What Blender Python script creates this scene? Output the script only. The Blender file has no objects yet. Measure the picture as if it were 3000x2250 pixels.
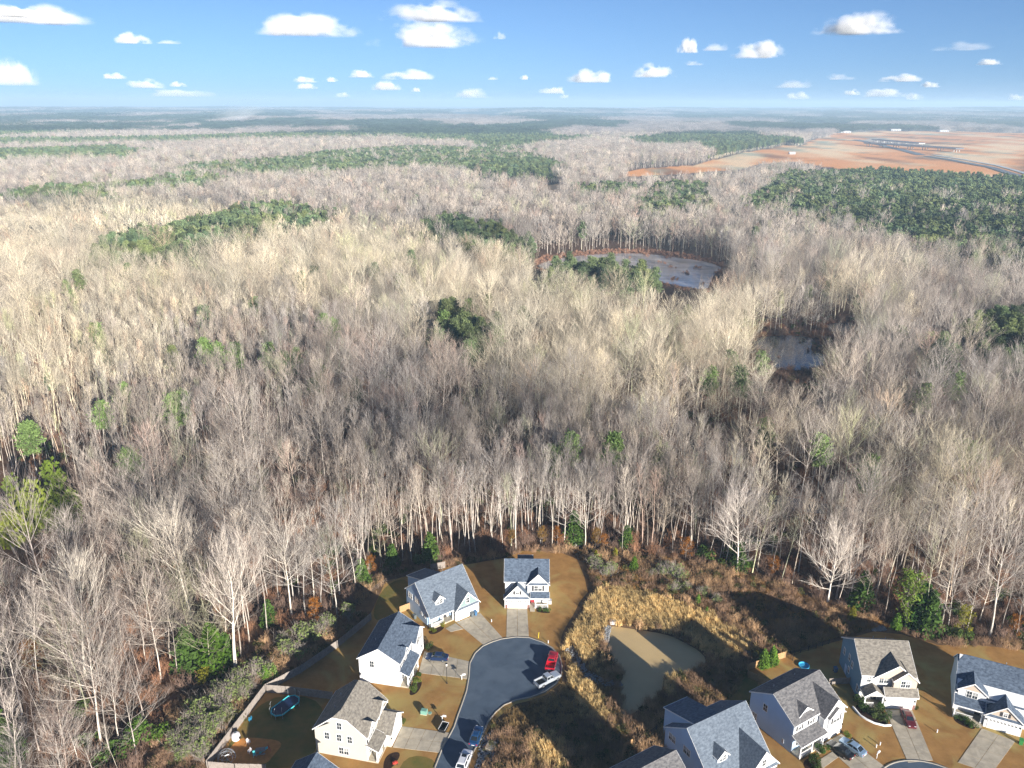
import bpy, bmesh, math, random
import numpy as np
from mathutils import Matrix, Vector

R = math.radians
scene = bpy.context.scene
rng = np.random.default_rng(7)
random.seed(7)

# ------------------------------------------------------------------ camera
FPX, HC, PITCH, ROLL = 2316.0, 109.29, math.atan(825 / 2316.0), 0.0044
cam_d = bpy.data.cameras.new('camera')
cam_d.sensor_width = 36.0
cam_d.lens = FPX / 3000 * 36.0
cam_d.clip_start = 1.0
cam_d.clip_end = 200000.0
cam = bpy.data.objects.new('camera', cam_d)
scene.collection.objects.link(cam)
cam.matrix_world = Matrix.Translation((0, 0, HC)) @ Matrix.Rotation(math.pi / 2 - PITCH, 4, 'X') @ Matrix.Rotation(ROLL, 4, 'Z')
scene.camera = cam

# ------------------------------------------------------------------ sky, sun, exposure
SUN_EL, SUN_AZ = R(14.8), R(147.5)         # azimuth from +Y towards +X
sun_vec = Vector((math.sin(SUN_AZ) * math.cos(SUN_EL), math.cos(SUN_AZ) * math.cos(SUN_EL), math.sin(SUN_EL)))
world = bpy.data.worlds.new('World')
scene.world = world
world.use_nodes = True
wn, wl = world.node_tree.nodes, world.node_tree.links
wn.clear()
w_out = wn.new('ShaderNodeOutputWorld')
w_bg = wn.new('ShaderNodeBackground')
w_sky = wn.new('ShaderNodeTexSky')
w_sky.sky_type = 'NISHITA'
w_sky.sun_disc = False
w_sky.sun_elevation = SUN_EL
w_sky.sun_rotation = SUN_AZ
w_sky.altitude = 100
w_sky.air_density = 1.0
w_sky.dust_density = 0.0
w_sky.ozone_density = 3.0
w_mul = wn.new('ShaderNodeMix')
w_mul.data_type = 'RGBA'
w_mul.blend_type = 'MULTIPLY'
w_mul.inputs[0].default_value = 1.0
w_mul.inputs[7].default_value = (0.335, 0.60, 1.07, 1)
w_bw = wn.new('ShaderNodeRGBToBW')
wl.new(w_sky.outputs[0], w_bw.inputs[0])
w_tint = wn.new('ShaderNodeMix')
w_tint.data_type = 'RGBA'
w_tint.inputs[0].default_value = 0.62
wl.new(w_sky.outputs[0], w_tint.inputs[6])
wl.new(w_bw.outputs[0], w_tint.inputs[7])
wl.new(w_tint.outputs[2], w_mul.inputs[6])
wl.new(w_mul.outputs[2], w_bg.inputs[0])
w_bg.inputs[1].default_value = 0.05
wl.new(w_bg.outputs[0], w_out.inputs[0])

sun_d = bpy.data.lights.new('sun', 'SUN')
sun_d.energy = 4.3
sun_d.angle = R(0.5)
sun_d.color = (1.0, 0.93, 0.83)
sun = bpy.data.objects.new('sun', sun_d)
scene.collection.objects.link(sun)
sun.rotation_euler = sun_vec.to_track_quat('Z', 'Y').to_euler()

scene.view_settings.view_transform = 'Standard'
scene.view_settings.look = 'None'
scene.view_settings.exposure = 1.5
scene.view_settings.gamma = 1.0
scene.view_settings.use_curve_mapping = False
scene.render.engine = 'CYCLES'
scene.cycles.max_bounces = 6
scene.cycles.diffuse_bounces = 3
scene.cycles.glossy_bounces = 2
scene.cycles.transparent_max_bounces = 40
scene.cycles.volume_bounces = 3
scene.cycles.use_denoising = True
scene.cycles.denoiser = 'OPENIMAGEDENOISE'
scene.cycles.denoising_input_passes = 'RGB_ALBEDO_NORMAL'
scene.cycles.denoising_prefilter = 'NONE'

# ------------------------------------------------------------------ ground geometry helpers
SP, CP = math.sin(PITCH), math.cos(PITCH)


def at(px, py, z=0.0):
    """a point of the surveyed photograph -> its place on the ground (height z)"""
    X, Y = px - 1500.0, py - 1125.0
    c, s = math.cos(ROLL), math.sin(ROLL)
    X, Y = c * X + s * Y, -s * X + c * Y
    a, b = X / FPX, -Y / FPX
    dz = -SP + b * CP
    t = (z - HC) / dz
    return (a * t, (CP + b * SP) * t)


def poly(pts, z=0.0, s=1.0):
    return np.array([at(p[0] * s, p[1] * s, z) for p in pts])


D = 3000 / 2212.0


def inside(P, q):
    """points q (n,2) inside polygon P (m,2)"""
    x, y = q[:, 0], q[:, 1]
    r = np.zeros(len(q), bool)
    j = len(P) - 1
    for i in range(len(P)):
        xi, yi = P[i]
        xj, yj = P[j]
        c = ((yi > y) != (yj > y))
        r ^= c & (x < (xj - xi) * (y - yi) / (yj - yi + 1e-12) + xi)
        j = i
    return r


def fbm(x, y, s, seed=0, oct=4):
    """smooth noise in -1..1, made of rotated sines"""
    r = np.random.default_rng(seed)
    v = np.zeros_like(x, dtype=float)
    a, tot = 1.0, 0.0
    for o in range(oct):
        for k in range(3):
            th = r.uniform(0, 6.283)
            ph, ph2 = r.uniform(0, 6.283, 2)
            f = 6.283 / s * r.uniform(.7, 1.3)
            u = (x * math.cos(th) + y * math.sin(th)) * f
            w = (-x * math.sin(th) + y * math.cos(th)) * f
            v += a * np.sin(u + 1.3 * np.sin(w * .7 + ph2) + ph)
        tot += a * 2.1
        a *= .5
        s *= .5
    return np.clip(v / tot, -1, 1)


def tz(x, y):
    """height of the land"""
    x = np.asarray(x, float)
    y = np.asarray(y, float)
    d = np.hypot(x, y)
    z = -d * d / (2 * 7.3e6)
    k = np.clip((d - 600) / 2500, 0, 1)
    z = z + k * 7 * fbm(x, y, 1500, 3, 3)
    k2 = np.clip((d - 3000) / 6000, 0, 1)
    z = z + k2 * (22 * fbm(x, y, 5200, 5, 3) + 8)
    z = z + np.clip((d - 7000) / 5000, 0, 1) * 55 * np.exp(-((x - 9500) / 6000) ** 2)
    return z


# ------------------------------------------------------------------ scene bookkeeping
COL = scene.collection


def tag(o, label=None, cat=None, group=None, kind=None):
    if label: o['label'] = label
    if cat: o['category'] = cat
    if group: o['group'] = group
    if kind: o['kind'] = kind
    return o


def thing(name, label, cat, loc=(0, 0, 0), rotz=0.0, group=None):
    o = bpy.data.objects.new(name, None)
    COL.objects.link(o)
    o.location = loc
    o.rotation_euler = (0, 0, rotz)
    o.empty_display_size = 0.5
    return tag(o, label, cat, group)


class MB:
    """collects faces, builds ONE mesh object"""

    def __init__(self):
        self.v = []
        self.f = []
        self.m = []
        self.smooth = []

    def add(self, vs, fs, m=0, smooth=False):
        o = len(self.v)
        self.v += [tuple(float(c) for c in p) for p in vs]
        for f in fs:
            self.f.append(tuple(i + o for i in f))
            self.m.append(m)
            self.smooth.append(smooth)
        return self

    def box(self, x0, x1, y0, y1, z0, z1, m=0):
        vs = [(x0, y0, z0), (x1, y0, z0), (x1, y1, z0), (x0, y1, z0), (x0, y0, z1), (x1, y0, z1), (x1, y1, z1), (x0, y1, z1)]
        return self.add(vs, [(0, 3, 2, 1), (4, 5, 6, 7), (0, 1, 5, 4), (1, 2, 6, 5), (2, 3, 7, 6), (3, 0, 4, 7)], m)

    def prism(self, prof, axis, a, b, m=0):
        """closed profile of 2-D points swept along an axis from a to b. axis 'x': prof=(y,z); 'y': prof=(x,z); 'z': prof=(x,y)"""
        n = len(prof)

        def P(p, t):
            return (t, p[0], p[1]) if axis == 'x' else ((p[0], t, p[1]) if axis == 'y' else (p[0], p[1], t))
        vs = [P(p, a) for p in prof] + [P(p, b) for p in prof]
        fs = [tuple(range(n))[::-1], tuple(range(n, 2 * n))]
        fs += [(i, (i + 1) % n, n + (i + 1) % n, n + i) for i in range(n)]
        return self.add(vs, fs, m)

    def slab(self, quad, t, m=0):
        """quad or polygon (3-D points) thickened downwards by t"""
        n = len(quad)
        vs = list(quad) + [(p[0], p[1], p[2] - t) for p in quad]
        fs = [tuple(range(n)), tuple(range(n, 2 * n))[::-1]]
        fs += [(i, n + i, n + (i + 1) % n, (i + 1) % n) for i in range(n)]
        return self.add(vs, fs, m)

    def bar(self, p, q, r, k=6, m=0, r2=None):
        p, q = Vector(p), Vector(q)
        d = (q - p)
        if d.length < 1e-6: return self
        d.normalize()
        a = d.orthogonal().normalized()
        b = d.cross(a)
        r2 = r if r2 is None else r2
        vs = []
        for c, rr in ((p, r), (q, r2)):
            for i in range(k):
                t = 2 * math.pi * i / k
                vs.append(c + (a * math.cos(t) + b * math.sin(t)) * rr)
        fs = [(i, (i + 1) % k, k + (i + 1) % k, k + i) for i in range(k)] + [tuple(range(k))[::-1], tuple(range(k, 2 * k))]
        return self.add(vs, fs, m)

    def cyl(self, x, y, z0, z1, r, k=12, m=0, r2=None):
        return self.bar((x, y, z0), (x, y, z1), r, k, m, r2)

    def build(self, name, mats, parent=None, kind=None, label=None, link=True):
        me = bpy.data.meshes.new(name)
        me.from_pydata(self.v, [], self.f)
        mats = mats if isinstance(mats, (list, tuple)) else [mats]
        for mm in mats: me.materials.append(mm)
        me.polygons.foreach_set('material_index', self.m)
        me.polygons.foreach_set('use_smooth', self.smooth)
        bm = bmesh.new()
        bm.from_mesh(me)
        bmesh.ops.recalc_face_normals(bm, faces=bm.faces)
        bm.to_mesh(me)
        bm.free()
        o = bpy.data.objects.new(name, me)
        if link: COL.objects.link(o)
        if parent is not None: o.parent = parent
        if kind: o['kind'] = kind
        if label: o['label'] = label
        return o


def fast_mesh(name, V, F, mats, midx=None, smooth=False, link=True, colors=None):
    """V (n,3), F (m,k) arrays"""
    V = np.asarray(V, np.float32)
    F = np.asarray(F, np.int32)
    me = bpy.data.meshes.new(name)
    k = F.shape[1]
    me.vertices.add(len(V))
    me.vertices.foreach_set('co', V.ravel())
    me.loops.add(F.size)
    me.loops.foreach_set('vertex_index', F.ravel())
    me.polygons.add(len(F))
    me.polygons.foreach_set('loop_start', np.arange(0, F.size, k, dtype=np.int32))
    try:
        me.polygons.foreach_set('loop_total', np.full(len(F), k, np.int32))
    except Exception:
        pass
    for mm in (mats if isinstance(mats, (list, tuple)) else [mats]): me.materials.append(mm)
    if midx is not None: me.polygons.foreach_set('material_index', np.asarray(midx, np.int32))
    if smooth: me.polygons.foreach_set('use_smooth', np.ones(len(F), bool))
    if colors is not None:
        at_ = me.color_attributes.new('tone', 'FLOAT_COLOR', 'POINT')
        c4 = np.ones((len(V), 4), np.float32)
        c4[:, :3] = colors
        at_.data.foreach_set('color', c4.ravel())
    me.update(calc_edges=True)
    o = bpy.data.objects.new(name, me)
    if link: COL.objects.link(o)
    return o


# ------------------------------------------------------------------ materials
MATS = {}


def mat(name, col, rough=0.8, spec=0.3, noise=None, bump=None, metal=0.0, col2=None, stretch=None, coat=0.0, wear=None):
    """noise=(scale, amount): mottling between col and col2; bump=(scale, strength)"""
    if name in MATS: return MATS[name]
    m = bpy.data.materials.new(name)
    m.use_nodes = True
    nt = m.node_tree
    b = nt.nodes['Principled BSDF']
    b.inputs['Base Color'].default_value = (*col, 1)
    b.inputs['Roughness'].default_value = rough
    b.inputs['Specular IOR Level'].default_value = spec
    b.inputs['Metallic'].default_value = metal
    if coat:
        b.inputs['Coat Weight'].default_value = coat
        b.inputs['Coat Roughness'].default_value = 0.08
    if noise or bump:
        tc = nt.nodes.new('ShaderNodeTexCoord')
        mp = nt.nodes.new('ShaderNodeMapping')
        nt.links.new(tc.outputs['Object'], mp.inputs[0])
        if stretch: mp.inputs['Scale'].default_value = stretch
    if noise:
        n = nt.nodes.new('ShaderNodeTexNoise')
        n.inputs['Scale'].default_value = noise[0]
        n.inputs['Detail'].default_value = 6
        n.inputs['Roughness'].default_value = 0.65
        nt.links.new(mp.outputs[0], n.inputs['Vector'])
        r = nt.nodes.new('ShaderNodeValToRGB')
        c2 = col2 if col2 else tuple(c * (1 - noise[1]) for c in col)
        r.color_ramp.elements[0].position = 0.32
        r.color_ramp.elements[1].position = 0.68
        r.color_ramp.elements[0].color = (*c2, 1)
        r.color_ramp.elements[1].color = (*col, 1)
        nt.links.new(n.outputs['Fac'], r.inputs[0])
        out = r.outputs[0]
        if wear:        # (scale, colour, amount): broad worn patches
            n3 = nt.nodes.new('ShaderNodeTexNoise')
            n3.inputs['Scale'].default_value = wear[0]
            n3.inputs['Detail'].default_value = 4
            n3.inputs['Distortion'].default_value = 1.2
            nt.links.new(mp.outputs[0], n3.inputs['Vector'])
            r3 = nt.nodes.new('ShaderNodeMapRange')
            r3.inputs['From Min'].default_value = .48
            r3.inputs['From Max'].default_value = .66
            r3.inputs['To Max'].default_value = wear[2]
            nt.links.new(n3.outputs['Fac'], r3.inputs['Value'])
            mx = nt.nodes.new('ShaderNodeMix')
            mx.data_type = 'RGBA'
            nt.links.new(r3.outputs[0], mx.inputs[0])
            nt.links.new(out, mx.inputs[6])
            mx.inputs[7].default_value = (*wear[1], 1)
            out = mx.outputs[2]
        nt.links.new(out, b.inputs['Base Color'])
    if bump:
        n2 = nt.nodes.new('ShaderNodeTexNoise')
        n2.inputs['Scale'].default_value = bump[0]
        n2.inputs['Detail'].default_value = 5
        nt.links.new(mp.outputs[0], n2.inputs['Vector'])
        bp = nt.nodes.new('ShaderNodeBump')
        bp.inputs['Strength'].default_value = bump[1]
        bp.inputs['Distance'].default_value = 0.1
        nt.links.new(n2.outputs['Fac'], bp.inputs['Height'])
        nt.links.new(bp.outputs[0], b.inputs['Normal'])
    MATS[name] = m
    return m


def plant_mat(name, col, from_instance=True, rough=0.9, var=0.25, transl=0.0):
    """colour = col * own tone of the plant (instance attribute 'tint', or the object's colour)"""
    if name in MATS: return MATS[name]
    m = bpy.data.materials.new(name)
    m.use_nodes = True
    nt = m.node_tree
    b = nt.nodes['Principled BSDF']
    b.inputs['Roughness'].default_value = rough
    b.inputs['Specular IOR Level'].default_value = 0.15
    if from_instance:
        a = nt.nodes.new('ShaderNodeAttribute')
        a.attribute_type = 'INSTANCER'
        a.attribute_name = 'tint'
        src = a.outputs['Color']
    else:
        a = nt.nodes.new('ShaderNodeObjectInfo')
        src = a.outputs['Color']
    tc = nt.nodes.new('ShaderNodeTexCoord')
    n = nt.nodes.new('ShaderNodeTexNoise')
    n.inputs['Scale'].default_value = 0.9
    n.inputs['Detail'].default_value = 3
    nt.links.new(tc.outputs['Object'], n.inputs['Vector'])
    mr = nt.nodes.new('ShaderNodeMapRange')
    mr.inputs['From Min'].default_value = 0.3
    mr.inputs['From Max'].default_value = 0.7
    mr.inputs['To Min'].default_value = 1 - var
    mr.inputs['To Max'].default_value = 1 + var
    nt.links.new(n.outputs['Fac'], mr.inputs['Value'])
    mx = nt.nodes.new('ShaderNodeMix')
    mx.data_type = 'RGBA'
    mx.blend_type = 'MULTIPLY'
    mx.inputs[0].default_value = 1
    mx.inputs[6].default_value = (*col, 1)
    nt.links.new(src, mx.inputs[7])
    sc = nt.nodes.new('ShaderNodeVectorMath')
    sc.operation = 'SCALE'
    nt.links.new(mx.outputs[2], sc.inputs[0])
    nt.links.new(mr.outputs[0], sc.inputs['Scale'])
    nt.links.new(sc.outputs[0], b.inputs['Base Color'])
    if transl:
        tr = nt.nodes.new('ShaderNodeBsdfTranslucent')
        nt.links.new(sc.outputs[0], tr.inputs[0])
        ms = nt.nodes.new('ShaderNodeMixShader')
        ms.inputs[0].default_value = transl
        nt.links.new(b.outputs[0], ms.inputs[1])
        nt.links.new(tr.outputs[0], ms.inputs[2])
        nt.links.new(ms.outputs[0], nt.nodes['Material Output'].inputs[0])
    MATS[name] = m
    return m

# ================================================================== LAND
FOREST_EDGE = [(330, 2330), (430, 2250), (450, 2211), (497, 2078), (540, 2035), (689, 1956), (749, 1913), (804, 1835), (850, 1847), (905, 1827), (988, 1808),
               (1046, 1757), (1078, 1714), (1109, 1678), (1150, 1668), (1277, 1650), (1378, 1640), (1483, 1626), (1530, 1610), (1631, 1608),
               (1663, 1606), (1806, 1613), (1872, 1626), (1957, 1638), (2018, 1643), (2075, 1653), (2157, 1678), (2233, 1694), (2296, 1716), (2424, 1768),
               (2536, 1802), (2605, 1823), (2641, 1838), (2728, 1868), (2792, 1880), (2867, 1875), (2912, 1871), (2982, 1885), (3060, 1893)]
fe = poly(FOREST_EDGE)
CLEARING = np.vstack([[(-60, 30)], fe, [(190, 140), (190, 30)]])
POND_PX = [(1773, 1842), (1792, 1829), (1826, 1834), (1877, 1842), (1953, 1854), (2004, 1877), (2048, 1902), (2073, 1930), (2054, 1952), (2016, 1968),
           (1963, 1975), (1944, 1972), (1944, 2003), (1934, 2028), (1902, 2054), (1865, 2079), (1827, 2101), (1804, 2111), (1815, 2085), (1826, 2054),
           (1812, 2003), (1830, 1972), (1800, 1940), (1783, 1915), (1769, 1886), (1766, 1861)]
POND = poly(POND_PX)
MARSH_PX = (
    [(1545, 772), (1600, 748), (1690, 738), (1790, 730), (1900, 731), (2020, 745), (2110, 765), (2150, 785), (2110, 800), (2090, 830), (2080, 860), (1990, 850), (1900, 830), (1850, 815), (1780, 800), (1690, 795), (1590, 798)],
    [(2205, 985), (2330, 975), (2400, 985), (2430, 1010), (2425, 1085), (2330, 1100), (2265, 1095), (2235, 1050), (2195, 1015)],
    [(2410, 940), (2510, 935), (2530, 975), (2460, 995), (2410, 980)],
    [(1985, 1285), (2080, 1290), (2100, 1365), (2200, 1425), (2320, 1455), (2520, 1482), (2540, 1508), (2420, 1510), (2280, 1480), (2140, 1445), (2050, 1375), (1985, 1320)],
    [(2195, 1100), (2240, 1110), (2240, 1190), (2200, 1195)],
)
MARSHES = [poly(q) for q in MARSH_PX]
# the open air over the wet ground: no tall tree stands in front of it
MARSH_OPEN = [poly(q, z) for k, q in enumerate(MARSH_PX) for z in ((0, 5, 10, 15, 20, 25) if k < 3 else (0, 5))]
LEFT_CLUMP = [poly([(-40, 1420), (60, 1405), (140, 1385), (215, 1385), (240, 1450), (200, 1520), (100, 1560), (-40, 1610)], z) for z in (0, 6, 12, 17)]
WATERS = [poly(q) for q in (
    [(1570, 775), (1640, 756), (1740, 744), (1880, 741), (1990, 755), (2080, 768), (2120, 785), (2095, 800), (2080, 830), (2072, 850), (1990, 838), (1900, 818), (1850, 806), (1780, 792), (1690, 783), (1590, 790)],
    [(2215, 988), (2330, 980), (2400, 995), (2365, 1030), (2420, 1035), (2415, 1078), (2330, 1088), (2270, 1082), (2240, 1040), (2200, 1012)],
    [(2420, 947), (2500, 943), (2520, 975), (2460, 987), (2420, 972)],
    [(1995, 1290), (2070, 1293), (2085, 1330), (2050, 1345), (2000, 1325)],
    [(2140, 1440), (2260, 1445), (2420, 1480), (2530, 1490), (2535, 1508), (2400, 1508), (2250, 1480)],
)]
PINES_PX = [
    [(200, 555), (250, 520), (480, 468), (560, 440), (715, 460), (720, 492), (560, 530), (330, 580), (200, 567)],
    [(890, 510), (930, 482), (980, 470), (1060, 492), (1110, 522), (1155, 535), (1130, 570), (1060, 570), (1000, 535)],
    [(1600, 440), (1690, 378), (1900, 368), (2230, 392), (2240, 600), (2100, 555), (1950, 540), (1800, 485), (1700, 475), (1610, 455)],
    [(1375, 440), (1440, 398), (1525, 403), (1535, 450), (1450, 468), (1385, 468)],
    [(1175, 585), (1300, 572), (1400, 592), (1435, 615), (1330, 620), (1190, 605)],
    [(370, 372), (430, 358), (900, 328), (1150, 335), (1230, 365), (1180, 378), (900, 366), (600, 385), (420, 376)],
    [(-20, 430), (100, 408), (240, 405), (255, 440), (-20, 445)],
    [(240, 405), (330, 392), (420, 376), (520, 395), (420, 412), (300, 425)],
    [(2070, 720), (2150, 680), (2230, 680), (2235, 785), (2150, 790), (2100, 755)],
    [(1995, 735), (2050, 730), (2055, 790), (2010, 800)],
    [(935, 690), (1000, 672), (1045, 715), (1055, 760), (990, 742), (945, 735)],
    [(1235, 408), (1330, 400), (1400, 405), (1330, 425), (1240, 425)],
    [(640, 338), (900, 318), (1080, 322), (1200, 330), (900, 335), (700, 350)],
    [(1330, 300), (1500, 288), (1700, 300), (1640, 315), (1400, 318)],
    [(-20, 300), (250, 296), (600, 288), (960, 284), (900, 297), (500, 304), (-20, 318)],
]
PINES = [poly(q, 14.0, D) for q in PINES_PX]
CLEAR_PX = [
    [(1350, 374), (1380, 366), (1500, 358), (1590, 334), (1700, 315), (1730, 318), (1760, 299), (1800, 288), (1900, 284), (2300, 286), (2300, 425), (2100, 397), (1990, 400), (1900, 384), (1830, 368), (1720, 350), (1640, 354), (1600, 367), (1480, 376), (1350, 382)],
    [(1010, 378), (1100, 372), (1195, 369), (1195, 379), (1010, 385)],
    [(1150, 402), (1200, 398), (1230, 406), (1190, 412)],
    [(250, 311), (520, 308), (560, 312), (250, 316)],
    [(985, 282), (1050, 275), (1110, 272), (1100, 278), (1000, 286)],
    [(1850, 300), (1900, 296), (2000, 312), (1960, 318)],
]
CLEARS = [poly(q, 0.0, D) for q in CLEAR_PX]
CLEAR_OPEN = [poly(q, z, D) for q in CLEAR_PX[:3] for z in (0, 6, 12, 18, 23)] + CLEARS[3:]


def in_any(polys, q):
    r = np.zeros(len(q), bool)
    for P in polys: r |= inside(P, q)
    return r


def pine_field(q):
    """where the far land is evergreen"""
    d = np.hypot(q[:, 0], q[:, 1])
    n = fbm(q[:, 0], q[:, 1] * .45, 900, 21, 3)
    n2 = fbm(q[:, 0], q[:, 1] * .4, 2600, 22, 3)
    n3 = fbm(q[:, 0], q[:, 1] * .3, 1300, 24, 3)
    n = np.where(d > 3500, n2 * .35 + n * .4 + n3 * .6, n)
    return n > np.where(d < 1500, 0.34, np.where(d < 3500, .04, -.03))


def build_ground():
    ang = np.concatenate([np.arange(-180, -44, 6.0), np.arange(-44, 44.01, 0.26), np.arange(50, 180, 6.0)])
    rad = np.concatenate([[0.5, 20, 45, 70], np.geomspace(84, 1500, 230), np.geomspace(1520, 46000, 150)])
    A, Rr = np.meshgrid(np.radians(ang), rad)
    x, y = (np.sin(A) * Rr).ravel(), (np.cos(A) * Rr).ravel()
    q = np.stack([x, y], 1)
    z = tz(x, y)
    n1 = fbm(x, y, 40, 11, 4)[:, None]
    n2 = fbm(x, y * .5, 500, 12, 4)[:, None]
    n3 = fbm(x, y * .35, 2600, 13, 4)[:, None]
    d = np.hypot(x, y)[:, None]
    litter = np.array([.115, .068, .043]) * (1 + .35 * n1) + np.array([.02, .012, .006]) * n2
    far_bare = np.array([.15, .125, .115]) * (1 + .35 * n2)
    k = np.clip((d - 900) / 1500, 0, 1)
    c = litter * (1 - k) + far_bare * k
    fld = (n3 > .5) & (d > 3200)
    c = np.where(fld, np.array([.33, .27, .19]) * (1 + .3 * n2), c)
    pf = pine_field(q)[:, None] & (d > 4800)
    c = np.where(pf, np.array([.035, .062, .045]) * (1 + .3 * n2), c)
    for P in CLEARS[:3]:
        i = inside(P, q)
        c[i] = (np.array([.80, .36, .13]) + np.array([.06, .26, .24]) * np.clip(fbm(x, y * .3, 260, 31, 3) * 2.2 + .2, 0, 1)[:, None] - np.array([.46, .20, .06]) * np.clip(fbm(x, y * .3, 170, 32, 3) * 2.4 - .3, 0, 1)[:, None])[i]
    for P in CLEARS[3:]:
        c[inside(P, q)] = (.5, .42, .34)
    for P in MARSHES:
        i = inside(P, q)
        c[i] = (np.array([.20, .105, .065]) * (1 + .45 * n1))[i]
    i = inside(CLEARING, q)
    c[i] = (np.array([.135, .085, .048]) * (1 + .4 * n1))[i]
    # pond basin: the land dips to the water
    pn = POND.mean(0)
    dist = np.full(len(q), 99.0)
    near = (np.hypot(q[:, 0] - pn[0], q[:, 1] - pn[1]) < 60)
    Pd = np.vstack([POND, POND[:1]])
    for a, b in zip(Pd[:-1], Pd[1:]):
        ab = b - a
        t = np.clip(((q[near] - a) @ ab) / (ab @ ab), 0, 1)
        dd = np.hypot(*(q[near] - a - t[:, None] * ab).T)
        dist[near] = np.minimum(dist[near], dd)
    ins = inside(POND, q)
    dip = np.where(ins, 0.4 + np.clip(dist, 0, 2.5) * .5, np.clip(0.4 - dist * .18, 0, .4))
    z = z - np.where(near, dip, 0)
    for P in WATERS: z = z - np.where(inside(P, q), .5, 0)
    n, mcol = len(rad), len(ang)
    idx = np.arange(n * mcol).reshape(n, mcol)
    a, b = idx[:-1], idx[1:]
    F = np.stack([a.ravel(), np.roll(a, -1, 1).ravel(), np.roll(b, -1, 1).ravel(), b.ravel()], 1)
    m = bpy.data.materials.new('land')
    m.use_nodes = True
    nt = m.node_tree
    bs = nt.nodes['Principled BSDF']
    bs.inputs['Roughness'].default_value = .95
    bs.inputs['Specular IOR Level'].default_value = .1
    at_ = nt.nodes.new('ShaderNodeAttribute')
    at_.attribute_name = 'tone'
    tc = nt.nodes.new('ShaderNodeTexCoord')
    nz = nt.nodes.new('ShaderNodeTexNoise')
    nz.inputs['Scale'].default_value = .45
    nz.inputs['Detail'].default_value = 8
    nz.inputs['Roughness'].default_value = .7
    nt.links.new(tc.outputs['Object'], nz.inputs['Vector'])
    mr = nt.nodes.new('ShaderNodeMapRange')
    mr.inputs['From Min'].default_value = .3
    mr.inputs['From Max'].default_value = .7
    mr.inputs['To Min'].default_value = .6
    mr.inputs['To Max'].default_value = 1.4
    nt.links.new(nz.outputs['Fac'], mr.inputs['Value'])
    sc = nt.nodes.new('ShaderNodeVectorMath')
    sc.operation = 'SCALE'
    nt.links.new(at_.outputs['Color'], sc.inputs[0])
    nt.links.new(mr.outputs[0], sc.inputs['Scale'])
    nt.links.new(sc.outputs[0], bs.inputs['Base Color'])
    o = fast_mesh('ground', np.stack([x, y, z], 1), F, m, smooth=True, colors=np.clip(c, .01, .9))
    tag(o, kind='structure')


build_ground()


def sheet(name, P, z, m, kind='structure', parent=None, edge=0.0):
    """flat polygon (n,2) as a sheet at height z, with an edge going down"""
    bm = bmesh.new()
    vs = [bm.verts.new((p[0], p[1], z)) for p in P]
    f = bm.faces.new(vs)
    if f.normal.z < 0: f.normal_flip()
    bm.normal_update()
    if bm.faces[:][0].normal.z < 0: bmesh.ops.reverse_faces(bm, faces=bm.faces[:])
    if edge:
        r = bmesh.ops.extrude_face_region(bm, geom=bm.faces[:])
        for v in r['geom']:
            if isinstance(v, bmesh.types.BMVert): v.co.z -= edge
    bmesh.ops.triangulate(bm, faces=[f for f in bm.faces if len(f.verts) > 4])
    bmesh.ops.recalc_face_normals(bm, faces=bm.faces[:])
    me = bpy.data.meshes.new(name)
    bm.to_mesh(me)
    bm.free()
    if not edge and len(me.polygons) and me.polygons[0].normal.z < 0: me.flip_normals()
    me.materials.append(m)
    o = bpy.data.objects.new(name, me)
    COL.objects.link(o)
    if kind: o['kind'] = kind
    if parent: o.parent = parent
    return o


def smooth_poly(P, n=3):
    P = np.asarray(P, float)
    for _ in range(n):
        Q = np.empty((2 * len(P), 2))
        Q[0::2] = .75 * P + .25 * np.roll(P, -1, 0)
        Q[1::2] = .25 * P + .75 * np.roll(P, -1, 0)
        P = Q
    return P


# water ---------------------------------------------------------------
m_pond = mat('silty_pond_water', (.56, .415, .21), rough=.16, spec=.3, noise=(.12, .12), bump=(1.2, .02))
m_marsh = mat('dark_marsh_water', (.035, .045, .065), rough=.09, spec=.7, bump=(.5, .015))
m_silt_sky = mat('sky_pale_silty_water', (.46, .43, .43), rough=.12, spec=.7, noise=(.03, .5), col2=(.22, .19, .18), stretch=(1, 3, 1))  # low sky's reflection painted into the pale silty base colour
sheet('pond_water', smooth_poly(POND * 1.0, 2), -.38, m_pond)
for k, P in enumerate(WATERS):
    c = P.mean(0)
    o = sheet('marsh_water', smooth_poly(P, 2), float(tz(c[0], c[1])) + (.06 if k else -.02), m_marsh if k else m_silt_sky)

# ================================================================== TREES
def tubes(P0, P1, R0, R1, k=3):
    """independent tapered segments -> V, F (quads)"""
    P0, P1 = np.asarray(P0, float), np.asarray(P1, float)
    R0, R1 = np.asarray(R0, float), np.asarray(R1, float)
    d = P1 - P0
    d /= np.linalg.norm(d, axis=1, keepdims=True) + 1e-9
    up = np.where(np.abs(d[:, 2:3]) < .9, [[0, 0, 1.]], [[1., 0, 0]])
    a = np.cross(d, up)
    a /= np.linalg.norm(a, axis=1, keepdims=True)
    b = np.cross(d, a)
    n = len(P0)
    V = np.empty((n, 2 * k, 3))
    for i in range(k):
        t = 2 * math.pi * i / k
        o = a * math.cos(t) + b * math.sin(t)
        V[:, i] = P0 + o * R0[:, None]
        V[:, k + i] = P1 + o * R1[:, None]
    base = (np.arange(n) * 2 * k)[:, None]
    F = np.concatenate([base + np.array([[i, (i + 1) % k, k + (i + 1) % k, k + i]]) for i in range(k)], 0)
    return V.reshape(-1, 3), F


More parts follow.
